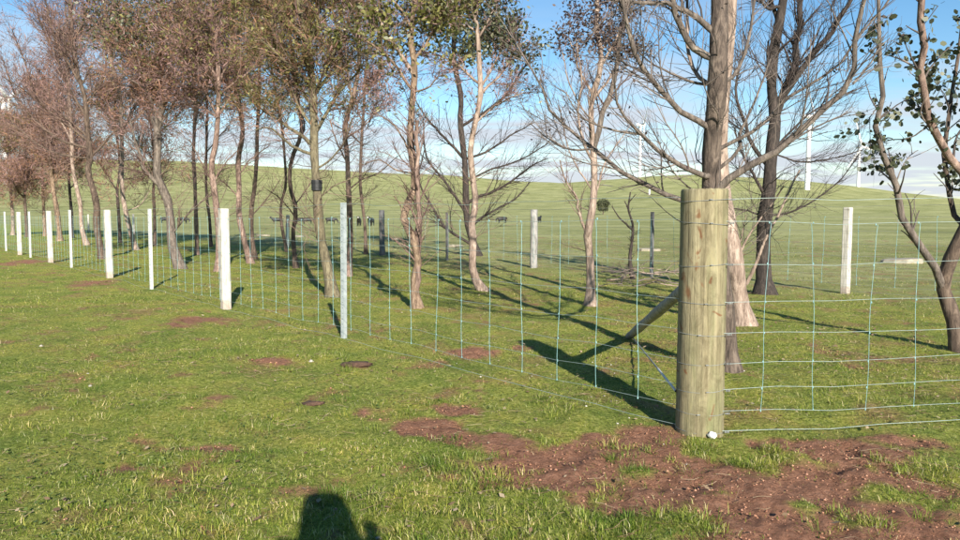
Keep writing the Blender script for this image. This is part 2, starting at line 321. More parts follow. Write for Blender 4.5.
NB = Vector((DB.y, -DB.x, 0))                  # normal of the back fence
if NB.y < 0: NB = -NB
def beyond(x, y): return (x - B0.x) * NB.x + (y - B0.y) * NB.y
def _blob(x, y, L):
    v = np.zeros_like(x)
    for (px, py, rx, ry) in L:
        c = gp(px, py); Z = c.y
        sx = rx * Z / FPX; sy = ry * Z * Z / (H * FPX)
        v = np.maximum(v, (0.78 if py < 400 else 1.0) * np.exp(-(((x - c.x) / sx) ** 2 + ((y - c.y) / sy) ** 2)))
    return v
def soil(x, y):
    x = np.asarray(x, float); y = np.asarray(y, float)
    v = _blob(x, y, PATCH) * 1.12 - 0.7 * _blob(x, y, GRASSY)
    v = v + (fbm(x * 2.6, y * 2.6, 31, 5) - 0.5) * 1.7 + (fbm(x * 11, y * 11, 41, 3) - 0.5) * 0.75
    base = np.clip((v - 0.27) / 0.36, 0, 1)
    inb = np.clip(1 - np.abs(beyond(x, y) + 4.5) / 6, 0, 1) * 0.07; thin = np.clip((fbm(x * 2.2, y * 2.2, 77, 5) - 0.64 + inb * 1.3) / 0.16, 0, 1) * 0.5      # scattered thin turf
    return np.clip(np.maximum(base, thin), 0, 1)
def ground_mat():
    m, nt, b = new_mat('pasture'); L = nt.links.new
    v = coords(nt)
    at_s = nt.nodes.new('ShaderNodeAttribute'); at_s.attribute_name = 'soil'
    at_p = nt.nodes.new('ShaderNodeAttribute'); at_p.attribute_name = 'paddock'
    n1 = noise(nt, 32, 9, 0.82, v); r1 = ramp(nt, [(0.34, (0.06, 0.064, 0.016)), (0.48, (0.245, 0.285, 0.046)), (0.60, (0.45, 0.445, 0.12)), (0.72, (0.58, 0.53, 0.25))]); L(n1.outputs['Fac'], r1.inputs[0])
    n2 = noise(nt, 1.3, 8, 0.72, v)
    r2 = ramp(nt, [(0.34, (0.58, 0.72, 0.6)), (0.5, (1, 1, 1)), (0.66, (1.4, 1.18, 1.15))]); L(n2.outputs['Fac'], r2.inputs[0])
    g = nt.nodes.new('ShaderNodeMix'); g.data_type = 'RGBA'; g.blend_type = 'MULTIPLY'; g.inputs['Factor'].default_value = 1
    L(r1.outputs[0], g.inputs[6]); L(r2.outputs[0], g.inputs[7])
    # the grazed paddock beyond the back fence is drier and duller
    n4 = noise(nt, 0.06, 8, 0.72, coords(nt, (1, 1, 1))); n5 = noise(nt, 1.6, 6, 0.7, v)
    ad = nt.nodes.new('ShaderNodeMath'); ad.operation = 'MULTIPLY_ADD'; ad.inputs[1].default_value = 0.45; L(n5.outputs['Fac'], ad.inputs[0])
    sc = nt.nodes.new('ShaderNodeMath'); sc.operation = 'MULTIPLY'; sc.inputs[1].default_value = 0.55; L(n4.outputs['Fac'], sc.inputs[0]); L(sc.outputs[0], ad.inputs[2])
    r4 = ramp(nt, [(0.41, (0.19, 0.20, 0.064)), (0.5, (0.295, 0.30, 0.115)), (0.59, (0.43, 0.41, 0.185))]); L(ad.outputs[0], r4.inputs[0])
    g2 = nt.nodes.new('ShaderNodeMix'); g2.data_type = 'RGBA'; L(at_p.outputs['Fac'], g2.inputs['Factor']); L(g.outputs[2], g2.inputs[6]); L(r4.outputs[0], g2.inputs[7])
    n3 = noise(nt, 22, 8, 0.7, v); r3 = ramp(nt, [(0.3, (0.22, 0.102, 0.058)), (0.55, (0.38, 0.19, 0.115)), (0.75, (0.50, 0.275, 0.18))]); L(n3.outputs['Fac'], r3.inputs[0])
    s = nt.nodes.new('ShaderNodeMix'); s.data_type = 'RGBA'; L(at_s.outputs['Fac'], s.inputs['Factor']); L(g2.outputs[2], s.inputs[6]); L(r3.outputs[0], s.inputs[7])
    L(s.outputs[2], b.inputs['Base Color']); b.inputs['Roughness'].default_value = 0.95; b.inputs['Specular IOR Level'].default_value = 0.15
    nb = noise(nt, 30, 8, 0.75, v); bump(nt, b, nb.outputs['Fac'], 1.0, 0.05)
    return m
def build_ground():
    rr = [0.02]
    r = 0.6
    while r < 6500: rr.append(r); r *= 1.0125 if 2.5 < r < 40 else 1.03
    rr = np.array(rr)
    az = np.concatenate([np.linspace(-180, -52, 33)[:-1], np.linspace(-52, 52, 381), np.linspace(52, 180, 33)[1:-1]]) * math.pi / 180
    A, Rr = np.meshgrid(az, rr)
    X = Rr * np.sin(A); Y = Rr * np.cos(A)
    S = np.where(Rr < 45, soil(X, Y), 0)
    Z = terrain(X, Y) + S * ((fbm(X * 9, Y * 9, 55, 3) - 0.5) * 0.06 + (fbm(X * 34, Y * 34, 58, 2) - 0.5) * 0.022) - S * 0.006
    n, k = X.shape
    idx = np.arange(n * k).reshape(n, k); nx = np.roll(idx, -1, 1)
    F = np.stack([idx[:-1], idx[1:], nx[1:], nx[:-1]], -1).reshape(-1, 4)
    o = np_mesh('ground', np.stack([X, Y, Z], -1).reshape(-1, 3), F[:, ::-1], ground_mat())
    a = o.data.attributes.new('soil', 'FLOAT', 'POINT'); a.data.foreach_set('value', S.ravel().astype(np.float32))
    p = np.clip((beyond(X, Y) + 3 + 4 * (fbm(X / 5, Y / 5, 5, 3) - 0.5)) / 5.0, 0, 1)
    a = o.data.attributes.new('paddock', 'FLOAT', 'POINT'); a.data.foreach_set('value', p.ravel().astype(np.float32))
    o['kind'] = 'structure'
    return o
build_ground()
def gz(x, y): return float(terrain(np.array([x]), np.array([y]))[0])
def grounded(p, dz=0.0): return Vector((p[0], p[1], gz(p[0], p[1]) + dz))
# ------------------------------------------------------------------ wire fences and posts
# wire heights above ground: plain top wire, eight mesh wires
ROWS = [1.45, 1.31, 1.06, 0.827, 0.636, 0.457, 0.291, 0.15, 0.035]
def bow(t, k): return 0.006 * math.sin(t * 1.7 + k * 2.1) + 0.004 * math.sin(t * 5.3 + k)
def stay_mesh(name, top, bot, rows, r, mat, lean=0.0, kr=3.4):
    """one upright wire of the mesh with its knots"""
    bm = bmesh.new()
    me = bpy.data.meshes.new(name)
    K = 14; p = np.zeros((1, K, 3)); p[0, :, 2] = np.linspace(bot, top, K); p[0, :, 0] = 0.006 * np.sin(np.linspace(0, 9, K)); p[0, -1, 0] += 0.01
    V, q = tubes(p, np.full((1, K), r), 5)
    vs = [bm.verts.new(v) for v in V]
    for f in q: bm.faces.new([vs[i] for i in f])
    for z in rows:
        s = bmesh.ops.create_icosphere(bm, subdivisions=1, radius=r * kr)
        bmesh.ops.transform(bm, matrix=Matrix.Translation((0.0, 0, z)) @ Matrix.Diagonal((0.8, 0.8, 1.5, 1)), verts=s['verts'])
    bm.to_mesh(me); bm.free(); me.materials.append(mat)
    return me
def fence(name, p0, d, length, spacing, rows, label, mat, stay_mat, r=0.0026, start=0.3, wraps=False, seed=1, stay_top=1, lr=0.002):
    root = empty(name, p0, label, 'wire fence')
    rg = random.Random(seed)
    for k, z in enumerate(rows):
        n = max(12, int(length / 0.35)); pts = []
        for i in range(n + 1):
            t = length * i / n
            w = p0 + d * t
            pts.append((d.x * t, d.y * t, z + bow(t, k) + gz(w.x, w.y)))
        wire('line_wire', pts, lr * (1.2 if k in (0, len(rows) - 1) else 1), mat, root, 5)
    sm = stay_mesh('stay_wire', rows[stay_top], rows[-2] if len(rows) > 4 else rows[-1], rows[stay_top:-1], r, stay_mat)
    t = start; ang = math.atan2(d.y, d.x)
    while t < length:
        o = link(bpy.data.objects.new('stay_wire', sm), root); w = p0 + d * t
        o.location = (d.x * t, d.y * t, gz(w.x, w.y)); o.rotation_euler = (rg.uniform(-0.015, 0.015), rg.uniform(-0.035, 0.035), ang + (math.pi if rg.random() < 0.5 else 0))
        t += spacing * rg.uniform(0.97, 1.03)
    return root
LEN_L = 34.0
OFF = 0.145                                   # wires pass on the camera side of the posts
NL = Vector((-DL.y, DL.x, 0)); NL = NL if NL.y < 0 else -NL
fl = fence('mesh_fence', CORNER + DL * 0.10 + NL * 0.10, DL, LEN_L, 0.375, ROWS,
           'blue green wire mesh fence running left from the corner post past the white posts', M['galv'], M['galv_green'], 0.0020, 0.30, seed=4, lr=0.0015)
fr = fence('mesh_fence', CORNER + DR * 0.10 + Vector((0, -0.10, 0)), DR, 6.2, 0.345, ROWS,
           'wire mesh fence running right from the thick round corner post', M['galv'], M['galv_green'], 0.0016, 0.26, seed=5, lr=0.0016)
def ring(name, c, rx, z0, parent, mat, r=0.0032, tilt=0.0):
    pts = [(c[0] + rx * math.cos(a), c[1] + rx * math.sin(a), z0 + tilt * math.cos(a)) for a in np.linspace(0, 2 * math.pi, 41)]
    return wire(name, pts, r, mat, parent, 5)
def strainer_post():
    p = grounded(CORNER, 0)
    root = empty('corner_post', p, 'thick round greenish pine corner post with wires wrapped round it', 'fence post')
    K, S = 40, 56; rad = 0.141; h = 1.515
    V = []; F = []
    zs = list(np.linspace(-0.5, h - 0.012, K))
    a = np.arange(S) * 2 * math.pi / S
    for z in zs:
        rr = rad * (1.03 - 0.035 * (z / h)) + 0.0012 * np.sin(a * 3 + 1) + 0.0006 * np.sin(a * 7 + z * 3) + 0.0035 * (vnoise(a * 4, np.full(S, z * 5.0), 3) - 0.5)
        crack = -0.012 * np.exp(-((a - (4.75 + 0.04 * math.sin(z * 6))) / 0.03) ** 2) * (0.15 < z < 1.1) - 0.010 * np.exp(-((a - (4.35 + 0.05 * math.sin(z * 4))) / 0.03) ** 2) * (z > 0.75)
        rr = rr + crack
        for i in range(S): V.append((rr[i] * math.cos(a[i]), rr[i] * math.sin(a[i]), z))
    n0 = len(V) - S
    for i in range(S): v = V[n0 + i]; V.append((v[0] * 0.965, v[1] * 0.965, h + 0.003 * math.sin(i * 1.7)))
    V.append((0, 0, h + 0.002))
    for k in range(K):
        for i in range(S): F.append((k * S + i, k * S + (i + 1) % S, (k + 1) * S + (i + 1) % S, (k + 1) * S + i))
    for i in range(S): F.append((K * S + i, K * S + (i + 1) % S, len(V) - 1))
    o = mesh_obj('post_shaft', V, F, M['pine'], root)
    for k, z in enumerate(ROWS):
        rg = random.Random(k)
        ring('wire_wrap', (0, 0), 0.1445, z - 0.004, root, M['old_wire'], 0.0018, rg.uniform(-0.012, 0.012))
        bm = bmesh.new()                        # the tied-off end: a coil round the line wire
        for j in range(4): box(bm, (0.125 + 0.008 * j, -0.106 + 0.001 * j, z), (0.005, 0.011, 0.012), 0.002)
        bm_obj('wire_tie', bm, M['old_wire'], root)
        bm = bmesh.new(); th = 4.55 + 0.25 * rg.uniform(-1, 1)
        box(bm, (0.148 * math.cos(th), 0.148 * math.sin(th), z), (0.022, 0.008, 0.006), 0.002, Matrix.Rotation(th + math.pi / 2 + 0.5, 3, 'Z'))
        bm_obj('staple', bm, M['old_wire'], root)
    return root
strainer_post()
def stay_pole():
    foot = gp(629, 337); foot.z = gz(foot.x, foot.y) + 0.02
    top = CORNER + (foot - CORNER).normalized() * 0.15; top.z = 0.95
    root = empty('diagonal_stay', grounded(foot), 'slanting grey round timber stay propping the corner post from behind', 'fence stay')
    b = Vector(root.location)
    n = 12; P = np.array([tuple(top.lerp(foot, i / (n - 1)) - b) for i in range(n)])[None]
    V, q = tubes(P, np.full((1, n), 0.043) + 0.003 * np.sin(np.arange(n) * 1.7)[None], 16)
    V = list(map(tuple, V)); F = [tuple(f) for f in q]
    F.append(tuple(range(16))[::-1]); F.append(tuple(range(len(V) - 16, len(V))))
    mesh_obj('stay_pole', V, F, M['post_grey'], root)
    lo = CORNER + Vector((-0.145, 0.02, 0.25)); f2 = foot + Vector((0.02, -0.05, 0.01))
    wire('tension_rod', [f2 - b, f2.lerp(lo, 0.5) - b, lo - b], 0.0065, M['old_wire'], root, 8)
    f3 = f2.lerp(lo, 0.72)
    wire('rod_sleeve', [f3 - b, f3.lerp(lo, 0.5) - b, lo - b], 0.0085, M['steel_white'], root, 8)
stay_pole()
def square_post_mesh():
    bm = bmesh.new(); h = 1.46; w = 0.062; K = 9; rings = []
    rg = random.Random(3)
    for k in range(K):
        z = -0.4 + (h - 0.012 + 0.4) * k / (K - 1); s = w + rg.uniform(-0.0015, 0.0015)
        c = 0.012
        pr = [(s, -s + c), (s, s - c), (s - c, s), (-s + c, s), (-s, s - c), (-s, -s + c), (-s + c, -s), (s - c, -s)]
        rings.append([bm.verts.new((x + rg.uniform(-.001, .001), y + rg.uniform(-.001, .001), z)) for x, y in pr])
    rings.append([bm.verts.new((v.co.x * 0.86, v.co.y * 0.86, h)) for v in rings[-1]])
    for a, b in zip(rings, rings[1:]):
        for i in range(8): bm.faces.new((a[i], a[(i + 1) % 8], b[(i + 1) % 8], b[i]))
    bm.faces.new(rings[-1])
    me = bpy.data.meshes.new('post_shaft'); bm.to_mesh(me); bm.free(); me.materials.append(M['post_white'])
    return me
SQ = square_post_mesh()
def channel_mesh():
    """lipped steel channel post"""
    bm = bmesh.new(); h = 1.47
    pr = [(-0.026, -0.02), (0.026, -0.02), (0.026, 0.022), (0.018, 0.022), (0.018, 0.018), (0.022, 0.018), (0.022, -0.016), (-0.022, -0.016), (-0.022, 0.018), (-0.018, 0.018), (-0.018, 0.022), (-0.026, 0.022)]
    lo = [bm.verts.new((x, y, -0.4)) for x, y in pr]; hi = [bm.verts.new((x, y, h)) for x, y in pr]
    n = len(pr)
    for i in range(n): bm.faces.new((lo[i], lo[(i + 1) % n], hi[(i + 1) % n], hi[i]))
    bm.faces.new(hi)
    me = bpy.data.meshes.new('post_channel'); bm.to_mesh(me); bm.free(); me.materials.append(M['steel'])
    bm = bmesh.new()
    for k in range(22): box(bm, (0.0, -0.0205, 0.15 + 0.06 * k), (0.009, 0.004, 0.009), 0.001)
    m2 = bpy.data.meshes.new('slot_row'); bm.to_mesh(m2); bm.free(); m2.materials.append(M['slot'])
    return me, m2
CH, SL = channel_mesh()
def clip_mesh():
    bm = bmesh.new()
    for z in ROWS[:-1]: box(bm, (0, -0.068, z), (0.03, 0.008, 0.012), 0.002)
    me = bpy.data.meshes.new('wire_clips'); bm.to_mesh(me); bm.free(); me.materials.append(M['galv']); return me
CL = clip_mesh()
ang_l = math.atan2(DL.y, DL.x)
ords = ['nearest', 'second', 'third', 'fourth', 'fifth']
for k, x in enumerate([225, 109.5, 51, 20.5]):
    p, t = on_line(x, CORNER, DL, 270)
    r = empty('timber_post', grounded(p), 'square white timber fence post, %s of the thick white posts from the corner post' % ords[k], 'fence post', 'thick white posts along the left fence', ang_l + math.pi)
    link(bpy.data.objects.new('post_shaft', SQ), r); link(bpy.data.objects.new('wire_clips', CL), r)
    r.rotation_euler = (random.uniform(-.012, .012), random.uniform(-.012, .012), ang_l + math.pi)
for k, x in enumerate([343, 151, 71.5, 31, 7]):
    p, t = on_line(x, CORNER, DL, 270)
    r = empty('steel_post', grounded(p), 'thin pale steel channel fence post, %s of the thin posts from the corner post' % ords[k], 'fence post', 'thin steel posts along the left fence', ang_l + math.pi)
    a = link(bpy.data.objects.new('post_channel', CH), r); link(bpy.data.objects.new('slot_row', SL), r)
    if k: a.material_slots[0].link = 'OBJECT'; a.material_slots[0].material = M['steel_white']
    r.rotation_euler = (random.uniform(-.015, .015), random.uniform(-.015, .015), ang_l + math.pi + 0.25)
# back fence beyond the trees
ROWS_B = [1.50, 1.32, 1.08, 0.86, 0.66, 0.48, 0.32, 0.17, 0.05]
pb0, _ = on_line(1010, B0, DB); pb1, _ = on_line(75, B0, DB)
fb = fence('mesh_fence', pb0 - NB * 0.10, DB, (pb1 - pb0).length, 0.62, ROWS_B, 'weathered wire mesh fence along the far side of the row of trees', M['old_wire'], M['galv_green'], 0.0026, 0.3, seed=9, lr=0.002)
def round_post_mesh(r0, r1, h, seed):
    rg = random.Random(seed); K = 10
    P = np.array([(rg.uniform(-.008, .008), rg.uniform(-.008, .008), -0.4 + (h + 0.4) * i / (K - 1)) for i in range(K)])[None]
    Rr = np.array([r0 + (r1 - r0) * i / (K - 1) + rg.uniform(-.003, .003) for i in range(K)])[None]
    V, q = tubes(P, Rr, 14); F = [tuple(f) for f in q]; F.append(tuple(range(len(V) - 14, len(V))))
    return list(map(tuple, V)), F
BP = [(847, 'sq', 1.50, 'square white fence post on the back fence, seen through the right hand mesh'),
      (652, 'thin', 1.42, 'thin grey steel post of the back fence beside the pile of dead branches'),
      (534, 'pale', 1.50, 'round pale grey timber post of the back fence left of the slim forked tree'),
      (447, 'thin', 1.42, 'thin dark steel post of the back fence between the two middle trees'),
      (382, 'dark', 1.52, 'round dark grey timber post of the back fence left of the twin stemmed tree'),
      (287, 'lean', 1.35, 'slanting white post of the back fence seen among slim trunks'),
      (134, 'sq2', 1.42, 'white back fence post seen behind a pale trunk on the left'),
      (89, 'sq2', 1.42, 'far white back fence post beside a leaning pale trunk on the left')]
for x, k, h, lb in BP:
    p, t = on_line(x, B0, DB)
    r = empty('back_post', grounded(p), lb, 'fence post', 'posts of the back fence', math.atan2(DB.y, DB.x) + math.pi)
    if k in ('sq', 'sq2', 'lean'):
        o = link(bpy.data.objects.new('post_shaft', SQ), r); o.scale = (1, 1, h / 1.46)
        if k == 'lean': r.rotation_euler = (0.0, 0.10, r.rotation_euler.z)
    elif k == 'thin':
        o = link(bpy.data.objects.new('post_channel', CH), r); o.scale = (1.25, 1.25, h / 1.47)
        o.material_slots[0].link = 'OBJECT'; o.material_slots[0].material = M['post_grey_dark']
    else:
        V, F = round_post_mesh(0.10, 0.092, h, int(x)); mesh_obj('post_shaft', V, F, M['post_grey'] if k == 'pale' else M['post_grey_dark'], r)
# ------------------------------------------------------------------ trees
def grow(P, Rd, M_, t0, t1, length, ang, trop, wig, K, rfac, rmin, rg, tipr=0.35, taper_len=0.5):
    """children branches of the polylines P (N,K0,3): M_ of them, vectorised"""
    N, K0, _ = P.shape
    seg = np.linalg.norm(np.diff(P, axis=1), axis=2); Ls = seg.sum(1)
    pi = rg.choice(N, M_, p=Ls / Ls.sum()); t = rg.uniform(t0, t1, M_) * (K0 - 1)
    i0 = np.clip(np.floor(t).astype(int), 0, K0 - 2); f = (t - i0)[:, None]
    A = P[pi, i0]; B = P[pi, i0 + 1]; pos = A * (1 - f) + B * f
    T = B - A; T /= np.linalg.norm(T, axis=1, keepdims=True) + 1e-9
    rad = Rd[pi, i0] * (1 - f[:, 0]) + Rd[pi, i0 + 1] * f[:, 0]
    rv = rg.normal(size=(M_, 3)); rv -= (rv * T).sum(1, keepdims=True) * T; rv /= np.linalg.norm(rv, axis=1, keepdims=True) + 1e-9
    a = rg.uniform(ang[0], ang[1], M_)[:, None]
    d = T * np.cos(a) + rv * np.sin(a)
    ln = length * rg.uniform(0.45, 1.25, M_) * (1 - taper_len * (t / (K0 - 1)))
    Q = np.zeros((M_, K, 3)); Q[:, 0] = pos
    st = (ln / (K - 1))[:, None]; dr = rg.normal(size=(M_, 3)) * wig * 0.5
    for k in range(1, K):
        d = d + np.array([0, 0, trop]) + dr + rg.normal(size=(M_, 3)) * wig; d /= np.linalg.norm(d, axis=1, keepdims=True)
        Q[:, k] = Q[:, k - 1] + d * st
    r0 = np.maximum(rad * rfac, rmin); s = np.linspace(0, 1, K)[None]
    Rr = r0[:, None] * (1 - (1 - tipr) * s)
    return Q, Rr
def leaves(P, n, size, kind, rg, t0=0.25, jit=0.05):
    N, K, _ = P.shape
    pi = rg.integers(0, N, n); t = rg.uniform(t0, 1, n) * (K - 1)
    i0 = np.clip(np.floor(t).astype(int), 0, K - 2); f = (t - i0)[:, None]
    pos = P[pi, i0] * (1 - f) + P[pi, i0 + 1] * f + rg.normal(size=(n, 3)) * jit
    T = P[pi, i0 + 1] - P[pi, i0]; T /= np.linalg.norm(T, axis=1, keepdims=True) + 1e-9
    if kind == 'needle':
        d = T + rg.normal(size=(n, 3)) * 0.55; d /= np.linalg.norm(d, axis=1, keepdims=True)
        L = size * rg.uniform(0.5, 1.4, n)[:, None]
        s = np.cross(d, rg.normal(size=(n, 3))); s /= np.linalg.norm(s, axis=1, keepdims=True) + 1e-9
        w = L * 0.045 + 0.0016
        V = np.stack([pos - s * w, pos + s * w, pos + d * L], 1).reshape(-1, 3)
        return V, np.arange(3 * n).reshape(n, 3)
    d = T * 0.5 + rg.normal(size=(n, 3)) * 0.7 + np.array([0, 0, -0.55 if kind == 'long' else -0.15])
    d /= np.linalg.norm(d, axis=1, keepdims=True)
    L = size * rg.uniform(0.6, 1.3, n)[:, None]
    s = np.cross(d, rg.normal(size=(n, 3))); s /= np.linalg.norm(s, axis=1, keepdims=True) + 1e-9
    nn = np.cross(d, s)
    if kind == 'round':
        w = L * 0.46
        V = np.stack([pos, pos + d * L * .3 + s * w * .9 + nn * L * .06, pos + d * L * .75 + s * w * .8, pos + d * L * 1.0, pos + d * L * .75 - s * w * .8, pos + d * L * .3 - s * w * .9 + nn * L * .06], 1)
        return V.reshape(-1, 3), np.arange(6 * n).reshape(n, 6)
    w = L * (0.13 if kind == 'long' else 0.27)
    V = np.stack([pos, pos + d * L * .45 + s * w + nn * L * .05, pos + d * L, pos + d * L * .45 - s * w + nn * L * .05], 1)
    return V.reshape(-1, 3), np.arange(4 * n).reshape(n, 4)
TREES = []; TRUNK = {}
def tree(label, base, path, w0, w1, bark, twig='twig_brown', limbs=(), auto=(6, 1.5), br=(50, 0.9), tw=(500, 0.45), fol=(), trop=0.06, t_low=0.30, seed=0,
         group='trees in the shelter belt', ang=(0.5, 1.0), name='tree', twig_r=0.0026, flare=1.55, droop=0.0, ws=0.68, low=24, crook=0.045):
    rg = np.random.default_rng(1000 + seed); w0 *= ws; w1 *= ws * 0.9
    g = gp(*base); Y = g.y; g = grounded(g); px = Y / FPX
    root = empty(name, g, label, 'tree', group); org = np.array(tuple(g))
    pts = [at(base[0], base[1], Y)] + [at(x, y, Y) for x, y in path]
    pts[0] = g + Vector((0, 0, -0.02))
    # trunks also sway a little towards and away from the viewer
    ph = rg.uniform(0, 6)
    for i, p in enumerate(pts[1:], 1): p.y += 0.10 * math.sin(ph + i * 1.1) * min(1, i / 2); p.x += crook * rg.normal()
    K = 26; P = resample(pts, K); s = np.linspace(0, 1, K)
    Rr = (w0 + (w1 - w0) * s ** 0.9) * 0.5 * px
    hgt = (P[:, 2] - P[0, 2]); Rr = Rr * (1 + (flare - 1) * np.exp(-np.maximum(hgt, 0) / 0.13)) * (1 + 0.05 * np.sin(s * 31 + ph) + 0.04 * np.sin(s * 63 + ph * 2))
    TRUNK[label] = P
    Pt = np.vstack([[P[0] - [0, 0, 0.25]], P]); Rt = np.concatenate([[Rr[0] * 1.05], Rr])
    V, q = tubes(Pt[None] - org, Rt[None], 14)
    # bark irregularity in the round
    c = np.repeat(Pt - org, 14, 0); d = V - c
    aa = np.tile(np.arange(14), len(Pt)); zz = np.repeat(np.arange(len(Pt)), 14)
    V = c + d * (1 + 0.16 * (vnoise(aa * 0.6 + seed, zz * 0.45, seed) - 0.5))[:, None]
    np_mesh('trunk', V, q, M[bark], root)
    LP, LR = [], []
    for l in limbs:
        pp, a0, a1, dy = l[:4]; mat = M[l[4]] if len(l) > 4 else M[bark]
        n = len(pp)
        w = [at(x, y, Y + dy * i / max(1, n - 1)) for i, (x, y) in enumerate(pp)]
        # start exactly inside the trunk or parent limb
        w0_ = np.array(tuple(w[0])); j = np.argmin(np.linalg.norm((P - w0_)[:, [0, 2]], axis=1))
        if np.linalg.norm((P[j] - w0_)[[0, 2]]) < 0.35: 
            w[0] = Vector(P[j])
        k = 12; lp = resample(w, k); lr = (a0 + (a1 - a0) * np.linspace(0, 1, k)) * 0.45 * px
        lp[2:] += rg.normal(size=(k - 2, 3)) * lr[2:, None] * 0.35
        V, q = tubes(lp[None] - org, lr[None], 9); np_mesh('limb', V, q, mat, root)
        LP.append(lp); LR.append(lr)
    tr = resample(P[int(K * t_low):], 12); trr = np.interp(np.linspace(t_low, 1, 12), s, Rr)
    if auto[0]:
        Q, q_r = grow(tr[None], trr[None], auto[0], 0.0, 0.98, auto[1], ang, trop, 0.10, 12, 0.55, 0.010, rg, 0.3, 0.45)
        for a, b in zip(Q, q_r):
            V, q = tubes(a[None] - org, b[None], 7); np_mesh('limb', V, q, M[bark], root); LP.append(a); LR.append(b)
    LP.append(resample(tr[5:], 12)); LR.append(np.interp(np.linspace(5, 11, 12), np.arange(12), trr))
    L1 = np.array(LP); R1 = np.array(LR)
    B, Br = grow(L1, R1, br[0], 0.12, 1.0, br[1], (0.35, 0.95), trop, 0.12, 7, 0.36, 0.0042, rg, 0.35, 0.4)
    T, Tr = grow(np.concatenate([B, resample_many(L1, 7)]), np.concatenate([Br, R1[:, ::2][:, :6].repeat(2, 1)[:, :7] * 0.4]), tw[0], 0.15, 1.0, tw[1], (0.3, 0.9), trop * 0.8 + droop, 0.13, 5, 0.6, twig_r, rg, 0.45, 0.3)
    Tr = np.minimum(Tr, twig_r * 1.8)
    if low:                                     # thin dead side branches low on the trunk
        lt = resample(P[int(K * 0.12):int(K * 0.62)], 10); D, Dr = grow(lt[None], np.full((1, 10), 0.013), low, 0.05, 1, br[1] * 0.95, (0.7, 1.35), 0.05, 0.14, 7, 0.55, 0.004, rg, 0.3, 0.2)
        E, Er = grow(D, Dr, low * 7, 0.2, 1, br[1] * 0.42, (0.4, 0.9), 0.05, 0.14, 5, 0.5, twig_r * 0.9, rg, 0.4, 0.2)
        B = np.concatenate([B, D]); Br = np.concatenate([Br, Dr]); T = np.concatenate([T, E]); Tr = np.concatenate([Tr, np.minimum(Er, twig_r * 1.5)])
    V1, q1 = tubes(B - org, Br, 5); V2, q2 = tubes(T - org, Tr, 3)
    crown = np_mesh('crown', np.vstack([V1, V2]), np.vstack([q1, q2 + len(V1)]), M[twig], root)
    for (mat, kind, n, size, zlo, jit) in fol:
        sel = T[(T[:, -1, 2] > at(480, zlo, Y).z)] if zlo is not None else T
        if len(sel) < 4: continue
        if kind != 'needle':                    # leaves gather on some of the twigs, in clumps
            sel = sel[rg.permutation(len(sel))[:max(4, int(len(sel) * (0.9 if kind == 'round' else 0.5)))]]
        V, F = leaves(sel - org, n, size, kind, rg, 0.15, jit)
        np_mesh('foliage', V, F, M[mat], crown, False)
    TREES.append((label, root)); return root
def resample_many(L, K): return np.array([resample(l, K) for l in L])
G2 = 'slim trunks at the back of the shelter belt'
# --- big tree right behind the corner post
tree('tall thick trunked bare tree rising right behind the corner post', (729, 372), [(723, 320), (717, 260), (714, 215), (715, 180), (713, 140), (714, 100), (715, 60), (719, 0), (722, -80), (720, -200)], 23, 21, 'bark_umber', 'twig_grey',
     limbs=[([(713, 196), (683, 202), (653, 189), (631, 178), (609, 161), (593, 149), (573, 133), (553, 115), (542, 87), (529, 64), (520, 50)], 7, 1.6, 0.5, 'bark_grey'),
            ([(593, 149), (569, 149), (547, 138), (531, 124)], 2.6, 1.0, 0.3, 'bark_grey'),
            ([(712, 182), (700, 175), (675, 162), (653, 147), (640, 133), (620, 113), (617, 98), (612, 70)], 7, 1.6, -0.4, 'bark_grey'),
            ([(640, 134), (615, 131), (590, 122), (574, 108), (566, 92)], 2.8, 1.0, -0.2, 'bark_grey'),
            ([(712, 124), (691, 116), (671, 102), (653, 82), (642, 64), (631, 38), (622, 0), (615, -60)], 7, 2.5, -0.5, 'bark_grey'),
            ([(712, 92), (700, 84), (675, 75), (653, 64), (636, 50)], 4, 1.2, 0.4, 'bark_grey'),
            ([(711, 72), (692, 49), (684, 31), (674, 8), (668, -20), (664, -70)], 8.5, 4.0, -0.2, 'bark_grey'),
            ([(713, 33), (694, 15), (680, 8), (667, 4), (645, 3), (615, 0), (590, -8)], 7.5, 2.0, -0.3, 'bark_grey'),
            ([(708, 83), (700, 80), (688, 51), (687, 20), (688, -40)], 5, 2.5, 0.5, 'bark_pale'),
            ([(715, 190), (737, 171), (758, 161), (776, 151), (792, 139), (811, 120), (833, 100), (853, 82), (854, 55), (855, 29), (864, 0), (880, -50)], 9, 3.2, -0.5, 'bark_grey'),
            ([(853, 84), (870, 64), (878, 50), (890, 38)], 2.5, 1.0, 0.2, 'bark_grey'),
            ([(722, 184), (737, 151), (741, 131), (753, 106), (762, 82), (772, 55)], 4.5, 1.4, 0.3, 'bark_grey'),
            ([(737, 149), (760, 126), (786, 98), (815, 82), (838, 66), (856, 40), (880, 12), (900, -15)], 4.5, 1.4, -0.3, 'bark_grey'),
            ([(737, 147), (719, 118), (709, 100), (700, 70)], 2.4, 1.0, -0.4, 'bark_grey'),
            ([(712, 200), (690, 188), (672, 170), (664, 150)], 2.4, 0.9, -0.2, 'bark_grey'),
            ([(725, 92), (735, 75), (748, 40), (754, 5), (758, -40)], 4.5, 2.0, 0.3, 'bark_grey')],
     auto=(3, 1.3), br=(105, 0.8), tw=(1250, 0.42), twig_r=0.0019, trop=0.05, t_low=0.75, seed=1, flare=1.45, ws=0.86, crook=0.0, low=8, group=None, fol=[('leaf_dead', 'oval', 160, 0.035, None, 0.02)])
